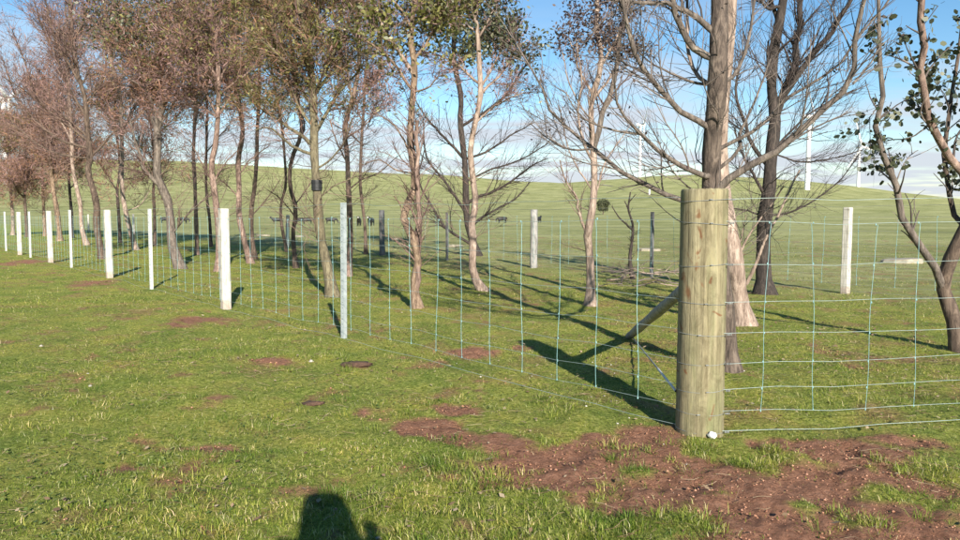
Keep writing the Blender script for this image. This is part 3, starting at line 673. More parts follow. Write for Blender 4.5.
# --- pale trunk beside it
tree('pale pinkish leaning trunk just right of the corner post with bare shoots at its foot', (744, 325), [(739, 300), (733, 270), (727, 230), (724, 190), (723, 150), (725, 90), (728, 30), (731, -40), (734, -150)], 21, 10, 'bark_pale', 'twig_grey',
     limbs=[([(741, 290), (745, 286), (756, 266), (764, 242), (777, 219), (792, 185), (800, 170)], 4.5, 1.6, -0.2, 'bark_pale'), ([(738, 284), (738, 263), (748, 237), (774, 201), (784, 186)], 3.2, 1.2, -0.3, 'bark_pale'),
            ([(735, 268), (741, 240), (746, 215)], 2, 0.8, -0.1)],
     auto=(3, 1.3), br=(22, 0.7), tw=(160, 0.4), t_low=0.7, seed=2, ws=0.9, crook=0.0, low=4, group=None)
# --- dark forked tree right of the post
tree('dark bare forked tree standing right of the corner post', (765, 294), [(764, 255), (764, 220), (767, 190), (769, 161), (776, 120), (774, 90), (774, 58), (780, 13), (784, -30), (786, -110)], 17, 7, 'bark_dark', 'twig_dark',
     limbs=[([(776, 122), (781, 100), (789, 78), (797, 49), (800, 0), (806, -60)], 8.5, 4.5, 0.3), ([(778, 112), (790, 88), (804, 67), (827, 38), (842, 15), (851, 0), (866, -40)], 7.5, 3, -0.3),
            ([(768, 170), (754, 148), (744, 122), (736, 96), (738, 70), (748, 40)], 5, 1.6, 0.4), ([(766, 196), (752, 172), (741, 150), (734, 128)], 4, 1.2, -0.4),
            ([(771, 150), (790, 132), (812, 112), (840, 96), (862, 88)], 3, 1, 0.5), ([(768, 215), (790, 212), (815, 200), (842, 178), (862, 150)], 2.5, 0.9, 0.4),
            ([(764, 217), (745, 210), (727, 208)], 2.4, 1, 0.2), ([(770, 160), (800, 162), (835, 158), (862, 150)], 2, 0.9, -0.5),
            ([(778, 58), (790, 40), (806, 22), (822, 4)], 3, 1.2, 0.4), ([(776, 14), (768, 8), (757, -5)], 4, 2.4, -0.4)],
     auto=(6, 1.6), br=(130, 1.1), tw=(1900, 0.55), trop=0.09, t_low=0.45, seed=3, ws=0.92, crook=0.0, low=10, group=None, twig_r=0.0024)
# --- right edge tree with round leaves
tree('tree at the right edge with roundish grey green leaves on crooked stems', (961, 350), [(955, 315), (948, 288), (951, 255), (960, 225), (966, 200), (970, 178), (975, 120), (980, 40), (984, -60)], 19, 8, 'bark_brown', 'twig_grey',
     limbs=[([(950, 296), (944, 279), (930, 261), (910, 233), (900, 209), (897, 185), (890, 168), (880, 147), (877, 110), (883, 93), (879, 57), (879, 10), (876, -40)], 9, 3, -0.2, 'bark_grey'),
            ([(968, 190), (960, 167), (940, 143), (928, 117), (923, 83), (921, 33), (921, 0), (918, -60)], 9, 6, -0.5, 'bark_pink'),
            ([(962, 222), (956, 219), (949, 198), (946, 170), (945, 150), (950, 110), (958, 60), (962, 10)], 6, 3, 0.4, 'bark_brown'),
            ([(930, 125), (910, 138), (890, 140), (870, 148)], 1.8, 0.8, 0.3, 'bark_grey'), ([(877, 108), (868, 120), (862, 128)], 1.4, .7, 0, 'bark_grey'), ([(896, 182), (906, 160), (918, 150)], 1.6, .8, 0.2, 'bark_grey')],
     auto=(2, 1.2), br=(60, 0.5), tw=(150, 0.22), t_low=0.75, seed=4, ws=0.78, crook=0.0, low=0, group=None, fol=[('leaf_round', 'round', 1150, 0.056, 180, 0.035)])
# --- slim forked tree
tree('slim pale forked tree with withered leaves at its top, left of the stay', (590, 306), [(591, 276), (589, 245), (587, 232), (591, 212), (594, 180), (594, 151), (592, 120), (592, 98), (599, 73), (600, 52), (597, 30), (598, 0), (600, -60)], 14, 5.0, 'bark_pale', 'twig_brown',
     limbs=[([(594, 150), (603, 118), (611, 89), (617, 67), (618, 44), (624, 22), (628, -5), (632, -50)], 6.5, 3, 0.3, 'bark_grey'), ([(588, 232), (578, 211), (577, 198), (565, 180), (560, 160)], 3.8, 1.2, -0.3),
            ([(592, 200), (600, 178), (606, 160), (622, 138), (632, 122)], 2.2, 0.9, 0.4), ([(593, 160), (582, 140), (578, 110), (582, 80), (576, 40)], 3.2, 1.4, -0.4),
            ([(592, 186), (576, 165), (566, 140), (560, 110)], 2, 0.9, 0.3), ([(593, 125), (580, 105), (568, 80), (562, 50)], 2, .9, -.2)],
     auto=(6, 1.3), br=(80, 0.7), tw=(800, 0.36), trop=0.12, t_low=0.45, seed=5, ws=0.66, crook=0.0, low=8, group=None, fol=[('leaf_dead', 'oval', 5200, 0.055, 48, 0.06), ('leaf_dead', 'oval', 160, 0.05, 130, 0.03)])
# --- crooked pale trunk and the dark limbed tree behind it
tree('crooked pale pink trunk in the middle of the row with twiggy purple crown', (484, 291), [(479, 276), (470, 259), (469, 243), (470, 223), (472, 204), (474, 180), (475, 150), (476, 125), (477, 96), (476, 70), (479, 40), (480, 0), (482, -70)], 12, 5, 'bark_pale', 'twig_brown',
     limbs=[([(477, 96), (490, 84), (502, 74), (515, 50), (528, 40)], 3.2, 1.2, 0.3), ([(476, 120), (492, 108), (510, 98), (526, 92)], 2.4, 1, -.3)],
     auto=(7, 1.4), br=(90, 0.85), tw=(1100, 0.45), trop=0.05, t_low=0.55, seed=6, group=None, fol=[('needle_mauve', 'needle', 5525, 0.10, 120, 0.02), ('leaf_dark', 'oval', 5500, 0.085, 48, 0.08)])
tree('dark trunk close behind the crooked pale one with wide spreading dark limbs', (477, 256), [(474, 240), (467, 222), (465, 205), (465, 180), (464, 156), (462, 120), (459, 96), (457, 60), (455, 30), (452, -20)], 11, 6, 'bark_dark', 'twig_dark',
     limbs=[([(470, 232), (474, 223), (496, 209), (515, 199), (530, 182)], 3.4, 1, 0.5), ([(467, 205), (478, 197), (496, 190), (513, 180), (532, 166), (548, 158)], 3.6, 1, -0.6), ([(470, 242), (443, 226), (434, 209), (422, 190), (419, 175), (424, 150)], 3.4, 1.2, 0.6),
            ([(466, 214), (452, 190), (428, 161), (424, 139), (423, 118)], 3.4, 1.2, -0.6), ([(463, 159), (442, 135), (428, 120), (415, 100)], 3.6, 1.2, 0.8), ([(464, 165), (490, 150), (510, 136), (535, 122)], 3, 1, 0.4),
            ([(463, 130), (485, 112), (505, 96), (522, 70), (532, 58)], 3.4, 1.2, -.6), ([(464, 180), (490, 170), (515, 162), (545, 145), (556, 130)], 2.4, .9, .6)],
     auto=(8, 2.6), br=(120, 1.5), tw=(1500, 0.8), trop=0.07, t_low=0.5, seed=7, group=None, twig_r=0.0045, fol=[('leaf_dark', 'oval', 5200, 0.15, 62, 0.2), ('leaf_yellow', 'oval', 420, 0.15, 100, 0.15)])
# --- twin stem tree with yellow green leaves
tree('twin stemmed trunk with peeling bark and a yellow green leafy top', (418, 308), [(417, 285), (411, 262), (409, 240), (411, 215), (412, 185), (411, 140), (413, 100), (414, 66), (416, 45), (418, 15), (420, -30), (420, -90)], 13, 7, 'bark_tan', 'twig_brown',
     limbs=[([(418, 300), (419, 276), (418, 240), (420, 216), (418, 185), (417, 150), (417, 120)], 6.5, 4, -0.12, 'bark_pink'), ([(412, 75), (397, 48), (383, 27), (374, 0), (366, -30)], 5, 2.5, -0.3, 'bark_pale'),
            ([(412, 150), (398, 130), (384, 118), (372, 112)], 2.4, 1, 0.3), ([(413, 100), (430, 86), (440, 72)], 2.5, 1, -.3), ([(410, 178), (396, 170), (380, 160), (362, 165)], 2, .8, .4),
            ([(413, 62), (426, 45), (436, 25), (440, 0)], 3.5, 1.5, -.2), ([(408, 212), (400, 204), (394, 196)], 2, 1, -.1)],
     auto=(7, 1.3), br=(90, 0.75), tw=(900, 0.4), trop=0.05, t_low=0.5, seed=8, group=None, fol=[('leaf_yellow', 'oval', 4200, 0.078, 60, 0.09), ('leaf_yellow', 'long', 300, 0.09, 110, 0.05), ('needle_mauve', 'needle', 2125, 0.1, 100, 0.02)])
# --- tree with the black box
boxt = tree('straight lichen covered trunk carrying a black box, behind the nearest thin post', (333, 297), [(327, 268), (321, 243), (319, 214), (318, 183), (315, 156), (313, 118), (311, 80), (306, 40), (300, 0), (296, -70)], 15, 7, 'bark_olive', 'twig_brown',
     limbs=[([(314, 160), (300, 150), (285, 140), (270, 128), (255, 130)], 3.8, 1.2, -0.4), ([(318, 195), (334, 186), (352, 178), (372, 168)], 2, .8, .3), ([(316, 170), (330, 160), (345, 140), (352, 118)], 2.4, 1, -.4), ([(320, 225), (306, 215), (292, 204)], 1.8, .8, -.2),
            ([(321, 238), (312, 230), (304, 245)], 1.4, .7, -.2), ([(314, 128), (300, 110), (285, 70), (275, 40)], 3.5, 1.5, .4), ([(312, 95), (330, 60), (345, 30), (352, 0)], 3.5, 1.5, -.3)],
     auto=(14, 1.7), br=(190, 1.0), tw=(2100, 0.48), trop=0.03, t_low=0.42, seed=9, crook=0.0, ws=0.72, group=None, fol=[('needle_rust', 'needle', 8550, 0.11, 130, 0.03), ('needle_olive', 'needle', 12000, 0.11, 110, 0.04), ('leaf_yellow', 'oval', 2200, 0.06, 105, 0.06)])
tree('slim brown trunk right behind the nearest thin post', (348, 276), [(349, 243), (350, 217), (351, 183), (347, 156), (348, 127), (352, 95), (356, 60), (360, 20), (362, -40)], 9, 5, 'bark_pink', 'twig_brown',
     limbs=[([(349, 190), (362, 180), (380, 172), (398, 156)], 1.8, .8, .3), ([(347, 160), (336, 140), (330, 118)], 2, .8, -.2), ([(349, 140), (366, 124), (384, 100)], 2, .9, .3)],
     auto=(11, 1.8), br=(120, 1.1), tw=(1300, 0.5), trop=0.04, t_low=0.5, seed=10, group=G2, fol=[('leaf_yellow', 'oval', 800, 0.085, 90, 0.12), ('needle_mauve', 'needle', 7650, 0.13, 110, 0.03), ('needle_rust', 'needle', 4750, 0.13, 90, 0.03), ('leaf_dead', 'oval', 900, 0.075, 110, 0.06)])
tree('thin dark stem between the thin steel post and the dark grey back post', (366, 254), [(364, 222), (363, 186), (361, 155), (360, 132), (363, 105), (366, 70), (370, 20), (372, -20)], 5, 3, 'bark_brown', 'twig_dark', auto=(8, 2.0), br=(70, 1.3), tw=(700, 0.7), seed=11, group=G2, twig_r=0.004, t_low=0.4,
     fol=[('needle_mauve', 'needle', 2975, 0.16, 100, 0.05)])
tree('slim stem left of the trunk with the black box', (296, 268), [(293, 235), (294, 210), (295, 186), (296, 160), (300, 130), (298, 90), (290, 40), (286, -10), (284, -60)], 7, 4, 'bark_brown', 'twig_brown', auto=(11, 1.8), br=(120, 1.1), tw=(1300, 0.55), seed=12, group=G2, t_low=0.42,
     limbs=[([(294, 200), (306, 190), (318, 172)], 1.6, .7, .3), ([(294, 215), (282, 200), (268, 190)], 1.6, .7, -.3)], fol=[('leaf_yellow', 'oval', 1500, 0.085, 100, 0.12), ('needle_rust', 'needle', 8550, 0.13, 110, 0.03), ('needle_olive', 'needle', 4800, 0.13, 110, 0.03)])
tree('very thin dark stem leaning beside the slanting white back post', (287, 252), [(283, 225), (281, 205), (283, 185), (284, 160), (280, 120), (272, 70), (268, 20)], 4.5, 3, 'bark_brown', 'twig_dark', auto=(7, 2.0), br=(60, 1.3), tw=(600, 0.7), seed=13, group=G2, twig_r=0.004, t_low=0.4,
     fol=[('leaf_yellow', 'oval', 900, 0.085, 110, 0.12), ('needle_olive', 'needle', 3000, 0.17, 120, 0.05)])
tree('crooked reddish trunk, left stem of the crossing pair right of the nearest thick white post', (251, 263), [(247, 245), (243, 232), (240, 214), (238, 189), (239, 160), (240, 131), (238, 90), (232, 40), (228, -20)], 9, 5, 'bark_pink', 'twig_brown', auto=(12, 2.0), br=(140, 1.25), tw=(1500, 0.6), seed=14, group=G2, t_low=0.5,
     limbs=[([(240, 200), (228, 186), (214, 176)], 1.8, .8, -.3), ([(241, 175), (250, 160), (270, 145)], 1.8, .8, .3)], fol=[('needle_rust', 'needle', 6650, 0.15, 125, 0.04), ('needle_olive', 'needle', 10800, 0.15, 110, 0.04), ('leaf_yellow', 'oval', 1500, 0.08, 95, 0.1)], trop=0.02)
tree('darker straight trunk, right stem of the crossing pair right of the nearest thick white post', (255, 259), [(253, 236), (252, 208), (254, 185), (257, 151), (256, 131), (258, 90), (262, 40), (262, -20)], 7, 4, 'bark_brown', 'twig_brown', auto=(11, 2.1), br=(120, 1.3), tw=(1400, 0.62), seed=15, group=G2, t_low=0.48,
     limbs=[([(253, 220), (262, 205), (272, 192), (280, 180)], 1.6, .7, .3)], fol=[('needle_olive', 'needle', 10800, 0.15, 110, 0.04), ('leaf_yellow', 'oval', 1500, 0.08, 95, 0.1)], trop=0.02)
tree('reddish trunk partly hidden behind the nearest thick white post', (219, 271), [(217, 240), (216, 215), (214, 190), (211, 166), (216, 147), (218, 110), (214, 60), (210, 0), (208, -50)], 10, 5, 'bark_pink', 'twig_brown', auto=(14, 2.0), br=(170, 1.25), tw=(1900, 0.58), seed=16, group=G2, t_low=0.45,
     limbs=[([(214, 185), (224, 165), (238, 150)], 2.2, .9, .2), ([(213, 178), (200, 160), (190, 140)], 2, .9, -.3)], fol=[('leaf_yellow', 'oval', 1400, 0.085, 90, 0.12), ('needle_rust', 'needle', 4750, 0.13, 120, 0.04), ('needle_mauve', 'needle', 7650, 0.13, 125, 0.04), ('needle_olive', 'needle', 3000, 0.14, 60, 0.04)], trop=0.02)
tree('thick leaning grey brown trunk between the first two white posts on the left', (181, 269), [(176, 245), (171, 223), (164, 197), (157, 178), (158, 150), (160, 128), (159, 100), (157, 70), (160, 30), (162, -30)], 14, 7, 'bark_grey', 'twig_brown', auto=(14, 2.1), br=(170, 1.25), tw=(2000, 0.58), seed=17, group=None, t_low=0.45,
     limbs=[([(160, 186), (152, 178), (144, 168), (138, 150), (130, 120)], 5, 1.5, -.4), ([(174, 232), (188, 214), (204, 200), (222, 190)], 2.2, .8, -.4), ([(160, 130), (170, 110), (182, 92), (200, 80)], 3, 1.2, .3)],
     fol=[('leaf_yellow', 'oval', 1200, 0.085, 70, 0.12), ('needle_rust', 'needle', 8550, 0.13, 120, 0.04), ('needle_mauve', 'needle', 4250, 0.13, 140, 0.04), ('leaf_dark', 'oval', 2500, 0.10, 45, 0.12)], trop=0.02)
tree('slim trunk with pale bark left of the reddish trunk behind the thick white post', (197, 255), [(195, 218), (194, 184), (192, 155), (194, 130), (196, 95), (192, 50), (188, 0)], 6, 4, 'bark_pink', 'twig_brown', auto=(10, 2.2), br=(100, 1.4), tw=(1100, 0.7), seed=18, group=G2, t_low=0.42, twig_r=0.0035,
     fol=[('leaf_yellow', 'oval', 800, 0.085, 80, 0.12), ('needle_mauve', 'needle', 3400, 0.17, 115, 0.05), ('needle_rust', 'needle', 2375, 0.17, 115, 0.05)])
tree('thin dark upright stem left of the nearest thick white post', (211, 247), [(209, 220), (208, 194), (206, 165), (208, 130), (206, 90), (202, 40)], 4.5, 3, 'bark_dark', 'twig_dark', auto=(7, 2.2), br=(60, 1.4), tw=(600, 0.8), seed=19, group=G2, t_low=0.42, twig_r=0.004, fol=[('needle_rust', 'needle', 4750, 0.2, 125, 0.06)])
tree('pale crooked trunk just right of the second thick white post', (136, 250), [(130, 226), (125, 197), (122, 174), (122, 150), (120, 127), (119, 97), (115, 75), (110, 40), (112, 0)], 7, 4, 'bark_pale', 'twig_dark', auto=(10, 2.3), br=(100, 1.5), tw=(1200, 0.75), seed=20, group=G2, t_low=0.42, twig_r=0.004,
     limbs=[([(120, 127), (132, 112), (140, 92), (144, 60), (148, 30)], 3.5, 1.4, .3, 'bark_dark'), ([(128, 215), (140, 205), (150, 190)], 1.5, .7, .3)], fol=[('leaf_yellow', 'oval', 900, 0.085, 60, 0.12), ('needle_rust', 'needle', 3325, 0.17, 130, 0.06), ('needle_olive', 'needle', 2400, 0.17, 60, 0.06), ('leaf_dark', 'oval', 2600, 0.15, 50, 0.2)])
tree('dark twisted trunk partly behind the second thick white post with fan shaped purple crown', (103, 259), [(99, 228), (96, 203), (92, 172), (90, 160), (87, 130), (85, 97), (80, 75), (76, 40), (74, 0)], 10, 5, 'bark_brown', 'twig_brown', auto=(9, 2.4), br=(170, 1.7), tw=(2700, 0.8), seed=21, group=None, t_low=0.42, twig_r=0.0036, trop=0.07,
     limbs=[([(88, 140), (70, 120), (50, 108), (36, 95), (24, 60), (12, 30)], 3, 1, .3), ([(89, 150), (60, 140), (35, 120), (15, 95), (3, 60)], 3, 1, -.3), ([(86, 115), (70, 90), (55, 55), (40, 20), (34, 0)], 3.2, 1.2, .5), ([(83, 90), (66, 60), (52, 30), (45, -5)], 3, 1.2, -.5), ([(86, 110), (100, 85), (106, 60), (104, 30)], 2.6, 1, .2), ([(90, 160), (62, 155), (35, 142), (10, 120)], 2.4, 1, .2)],
     fol=[('needle_mauve', 'needle', 5525, 0.14, 110, 0.04), ('needle_rust', 'needle', 1425, 0.14, 130, 0.04)])
tree('pale trunk leaning right between the two left hand groups of posts', (87, 245), [(82, 228), (78, 205), (77, 188), (74, 165), (72, 140), (70, 110), (66, 70), (62, 30)], 6.5, 4, 'bark_pale', 'twig_brown', auto=(10, 2.6), br=(110, 1.8), tw=(1400, 0.9), seed=22, group=G2, t_low=0.42, twig_r=0.005, fol=[('needle_mauve', 'needle', 4250, 0.22, 150, 0.08), ('needle_rust', 'needle', 3325, 0.22, 180, 0.08)])
tree('broad brown trunk behind the third thick white post', (60, 241), [(57, 214), (54, 190), (53, 165), (50, 140), (48, 115), (45, 90)], 7.5, 4, 'bark_tan', 'twig_brown', auto=(12, 2.6), br=(110, 1.8), tw=(1500, 0.9), seed=23, group=G2, t_low=0.35, twig_r=0.005, fol=[('needle_rust', 'needle', 5225, 0.26, 190, 0.1), ('needle_mauve', 'needle', 4675, 0.26, 180, 0.1)])
for k, (bx, by, top, sd, lb) in enumerate([(45, 236, 125, 24, 'slim far trunk between the third and fourth thick white posts'), (27, 237, 120, 25, 'far slim trunk just left of the thin post beside the third thick white post'), (13, 235, 128, 26, 'pale far trunk at the left edge among the last fence posts'), (-6, 236, 110, 27, 'leftmost far tree with crown reaching in at the left edge'), (120, 243, 95, 28, 'far dark slim trunk right of the second thick white post'), (155, 246, 90, 29, 'far slim trunk just right of the second thin post'), (72, 238, 110, 30, 'far dark trunk left of the pale leaning trunk')]):
    tree(lb, (bx, by), [(bx - 1, 215), (bx - 3, 190), (bx - 2, 165), (bx - 4, top + 20), (bx - 5, top)], 5, 2.5, ['bark_tan', 'bark_brown', 'bark_pale', 'bark_brown', 'bark_dark', 'bark_brown', 'bark_dark'][k], 'twig_brown', auto=(11, 2.4), br=(90, 1.7), tw=(1100, 0.9), seed=sd, group=G2, t_low=0.30, twig_r=0.005,
         fol=[('needle_rust', 'needle', 4275, 0.26, 205, 0.1), ('needle_mauve', 'needle', 2975, 0.26, 195, 0.1), ('needle_olive', 'needle', 1500, 0.26, 150, 0.1)], ang=(0.6, 1.25))
# dead sapling by the brush
tree('small dead dark sapling with a few bare stubs beside the branch pile', (633, 279), [(631, 259), (630, 228), (631, 209), (633, 192)], 6.5, 2.2, 'bark_dark', 'twig_dark', limbs=[([(630, 229), (618, 216), (612, 206)], 2.4, 1, -.1), ([(630, 212), (625, 201)], 2.2, 1, .1), ([(632, 203), (636, 194)], 1.6, .8, 0)], auto=(0, 1), br=(6, 0.18), tw=(8, 0.12), seed=40, group=None)
# ------------------------------------------------------------------ black box strapped to a trunk
def black_box():
    P = [v for k, v in TRUNK.items() if 'black box' in k and 'straight' in k][0]; z = at(317.5, 191, gp(333, 297).y).z; p = Vector((*[float(np.interp(z + .09, P[:, 2], P[:, i])) for i in (0, 1)], z))
    r = empty('nest_box', p, 'small black box fixed round the trunk of the lichen covered tree', 'box')
    V = []; F = []; S = 12
    for z, s in ((0, .082), (.01, .086), (.16, .090), (.172, .086)):
        for i in range(S): a = i * 2 * math.pi / S; V.append((s * math.cos(a), s * math.sin(a) * 1.05, z))
    for k in range(3):
        for i in range(S): F.append((k * S + i, k * S + (i + 1) % S, (k + 1) * S + (i + 1) % S, (k + 1) * S + i))
    F.append(tuple(range(3 * S, 4 * S))); F.append(tuple(range(S))[::-1])
    mesh_obj('box_body', V, F, M['black_plastic'], r, False)
    ring('strap', (0, 0), 0.0915, 0.05, r, M['black_plastic'], 0.004); ring('strap', (0, 0), 0.0925, 0.125, r, M['black_plastic'], 0.004)
black_box()
# ------------------------------------------------------------------ fallen branches
def brush_pile():
    c = grounded(gp(648, 284)); rg = np.random.default_rng(5)
    root = empty('branch_pile', c, 'heap of fallen dead branches on the grass behind the slanting stay', 'branches')
    for i in range(20):
        a = rg.uniform(-0.5, 0.5) + (math.pi if rg.random() < .5 else 0); L = rg.uniform(0.5, 1.5)
        p = np.array([rg.uniform(-0.9, 0.9), rg.uniform(-1.0, 1.8), rg.uniform(0.03, 0.28)]); d = np.array([math.cos(a), math.sin(a) * 1.2, rg.uniform(-0.06, 0.22)])
        pts = [p]
        for k in range(6):
            d = d + rg.normal(size=3) * [0.16, 0.16, 0.10]; d[2] -= 0.04; n = pts[-1] + d / np.linalg.norm(d) * L / 6; n[2] = max(n[2], 0.015); pts.append(n)
        P = np.array(pts)[None]; r0 = rg.uniform(0.006, 0.016)
        B, Br = grow(P, np.full((1, 7), r0), 7, 0.2, 1, 0.35, (0.4, 0.9), 0.0, 0.15, 5, 0.5, 0.003, rg)
        B[:, :, 2] = np.maximum(B[:, :, 2], 0.01)
        V1, q1 = tubes(P, np.linspace(r0, r0 * 0.35, 7)[None], 6); V2, q2 = tubes(B, Br, 4)
        np_mesh('fallen_branch', np.vstack([V1, V2]), np.vstack([q1, q2 + len(V1)]), M['twig_grey'] if rg.random() < .6 else M['bark_pale'], root)
brush_pile()
# ------------------------------------------------------------------ pale slabs lying in the paddock
def slab(px, py, w, d, h, label, seed):
    c = grounded(gp(px, py)); rg = random.Random(seed); n = 11
    V = []; F = []
    out = [(w * .5 * math.cos(a) * rg.uniform(.85, 1.1), d * .5 * math.sin(a) * rg.uniform(.85, 1.1)) for a in [i * 2 * math.pi / n for i in range(n)]]
    for z, s in ((-.05, 1.0), (h * .7, 1.0), (h, .9)):
        for x, y in out: V.append((x * s, y * s, z + rg.uniform(-.012, .012)))
    for k in range(2):
        for i in range(n): F.append((k * n + i, k * n + (i + 1) % n, (k + 1) * n + (i + 1) % n, (k + 1) * n + i))
    F.append(tuple(range(2 * n, 3 * n)))
    o = mesh_obj('flat_rock', V, F, M['stone'], None, False); o.location = c; o.rotation_euler = (rg.uniform(-.05, .05), rg.uniform(-.04, .04), rg.uniform(-.3, .3))
    tag(o, label, 'rock', 'pale flat rocks in the paddock')
slab(904, 263, 1.15, 0.7, 0.11, 'pale flat rock in the paddock right of the white back post', 1)
slab(648, 251, 0.85, 0.6, 0.09, 'pale flat rock beyond the back fence behind the thin grey post', 2)
slab(456, 247, 0.65, 0.5, 0.10, 'pale flat rock beyond the back fence beside the dark limbed trunk', 3)
slab(393, 240, 0.8, 0.6, 0.10, 'pale flat rock beyond the back fence right of the dark grey post', 4)
slab(298, 237, 0.8, 0.6, 0.10, 'pale flat rock in the paddock left of the trunk with the black box', 5)
slab(263, 236, 0.9, 0.6, 0.10, 'pale flat rock in the paddock right of the crossing pair of trunks', 6)
def small_stone():
    bm = bmesh.new(); bmesh.ops.create_icosphere(bm, subdivisions=3, radius=0.034)
    rg = random.Random(4)
    for v in bm.verts: v.co *= 1 + 0.22 * (math.sin(v.co.x * 130) * math.sin(v.co.y * 110 + 1) * math.sin(v.co.z * 120 + 2)) + rg.uniform(-.02, .02)
    o = bm_obj('stone', bm, M['white_stone'], None, True); p = CORNER + Vector((0.03, -0.165, 0)); o.location = grounded(p, 0.02); o.scale = (0.75, 0.7, 0.65)
    tag(o, 'small white stone lying against the foot of the corner post', 'stone')
small_stone()
def dung(px, py, w, lb, seed):
    bm = bmesh.new(); bmesh.ops.create_icosphere(bm, subdivisions=3, radius=1.0); rg = random.Random(seed)
    for v in bm.verts:
        n = 0.25 * math.sin(v.co.x * 7 + seed) * math.sin(v.co.y * 8) + 0.15 * math.sin(v.co.x * 17) * math.sin(v.co.y * 19 + seed); v.co = Vector((v.co.x * w * (1 + n), v.co.y * w * .6 * (1 + n), v.co.z * w * .20 * (1 + n)))
    o = bm_obj('dung_pat', bm, M['dung'], None, True); o.location = grounded(gp(px, py), 0.012); tag(o, lb, 'dung', 'dried dung on the grass')
dung(356, 366, 0.13, 'crumbly brown dung pat on the grass below the nearest thin post', 1)
dung(313, 403, 0.075, 'small brown dung pat on open grass above the shadow of the head', 2)
# ------------------------------------------------------------------ cattle
def skin_mesh(name, verts, edges, mat, root=0):
    me = bpy.data.meshes.new(name); me.from_pydata([v[:3] for v in verts], edges, []); me.materials.append(mat)
    o = bpy.data.objects.new(name, me); COL.objects.link(o)
    s = o.modifiers.new('skin', 'SKIN'); s.use_smooth_shade = True
    lay = me.skin_vertices[0].data if len(me.skin_vertices) else None
    if lay is None:
        bm = bmesh.new(); bm.from_mesh(me); bm.verts.layers.skin.verify(); bm.to_mesh(me); bm.free(); lay = me.skin_vertices[0].data
    for i, v in enumerate(verts):
        rx = v[3]; ry = v[4] if len(v) > 4 else rx
        lay[i].radius = (rx, ry); lay[i].use_root = (i == root)
    b = o.modifiers.new('smooth', 'SUBSURF'); b.levels = 2; b.render_levels = 2
    return o
def hide_mat():
    m, nt, b = new_mat('black hide white face'); L = nt.links.new
    t = nt.nodes.new('ShaderNodeTexCoord'); s = nt.nodes.new('ShaderNodeSeparateXYZ'); L(t.outputs['Object'], s.inputs[0])
    r = ramp(nt, [(0.0, (0.012, 0.011, 0.010)), (0.66, (0.014, 0.012, 0.011)), (0.70, (0.45, 0.42, 0.37)), (1, (0.6, 0.57, 0.52))])
    mr = nt.nodes.new('ShaderNodeMapRange'); mr.inputs['From Min'].default_value = 0.6; mr.inputs['From Max'].default_value = 1.9; L(s.outputs['X'], mr.inputs['Value']); L(mr.outputs[0], r.inputs[0])
    L(r.outputs[0], b.inputs['Base Color']); b.inputs['Roughness'].default_value = 0.6
    return m
M['hide'] = hide_mat()
def make_cow(graze):
    hd = [(1.30, 0, 0.75, .17, .14), (1.42, 0, .42, .11, .15), (1.52, 0, .18, .085, .085)] if graze else [(1.12, 0, 1.36, .19, .16), (1.34, 0, 1.42, .13, .16), (1.60, 0, 1.26, .09, .09)]
    v = [(0, 0, 0.92, .33, .40), (-0.62, 0, 0.98, .30, .34), (-0.98, 0, 1.06, .20, .24), (0.55, 0, 0.95, .30, .36), (0.92, 0, 1.06, .22, .27)] + hd
    e = [(0, 1), (1, 2), (0, 3), (3, 4), (4, 5), (5, 6), (6, 7)]
    for sx, x in ((3, 0.62), (1, -0.78)):
        for y in (-.19, .19):
            k = len(v); f = -0.06 if sx == 1 else 0.02
            v += [(x, y, .62, .14, .12), (x + f, y, .34, .075, .075), (x + f * .3, y, .06, .06, .06)]; e += [(sx, k), (k, k + 1), (k + 1, k + 2)]
    k = len(v); v += [(-1.16, 0, .98, .04), (-1.20, 0, .55, .03), (-1.19, 0, .40, .05)]; e += [(2, k), (k, k + 1), (k + 1, k + 2)]
    k = len(v); ear = hd[1]
    v += [(ear[0] - .05, .20, ear[2] + .10, .05), (ear[0] - .05, -.20, ear[2] + .10, .05)]; e += [(6, k), (6, k + 1)]
    return skin_mesh('cow', v, e, M['hide'])
COWS = [(166, 222, 1, 0.2, 'black cow grazing left of the leaning grey brown trunk'), (183, 221, 1, 0.0, 'black cow seen right behind the leaning grey brown trunk'), (277, 221, 0, 3.4, 'black cow with white face beside the slanting white back post'),
        (300, 221, 1, 3.1, 'grazing black cow, left of the pair beside the black box trunk'), (308, 221, 1, 0.3, 'grazing black cow, right of the pair beside the black box trunk'), (331, 220, 1, 0.1, 'black cow half hidden behind the nearest thin post'), (359, 223, 0, -1.5, 'dark cow standing behind a thin stem near the middle'),
        (371, 224, 0, -1.75, 'black cow with white muzzle facing the camera left of the dark grey post'), (502, 221, 1, 3.5, 'black cow grazing alone in the open paddock in the middle'), (539, 221, 0, 1.2, 'dark cow half hidden behind the pale grey back post')]
def build_cows():
    proto = {}
    for (px, py, gr, rz, lb) in COWS:
        Y = 122 if py < 223 else 92
        c = at(px, py, Y); c = grounded(c)
        if gr not in proto: o = proto[gr] = make_cow(gr)
        else: o = proto[gr].copy(); COL.objects.link(o)
        o.location = c; o.scale = (.8, .8, .8); o.rotation_euler = (0, 0, rz); tag(o, lb, 'cow', 'cattle in the paddock')
build_cows()
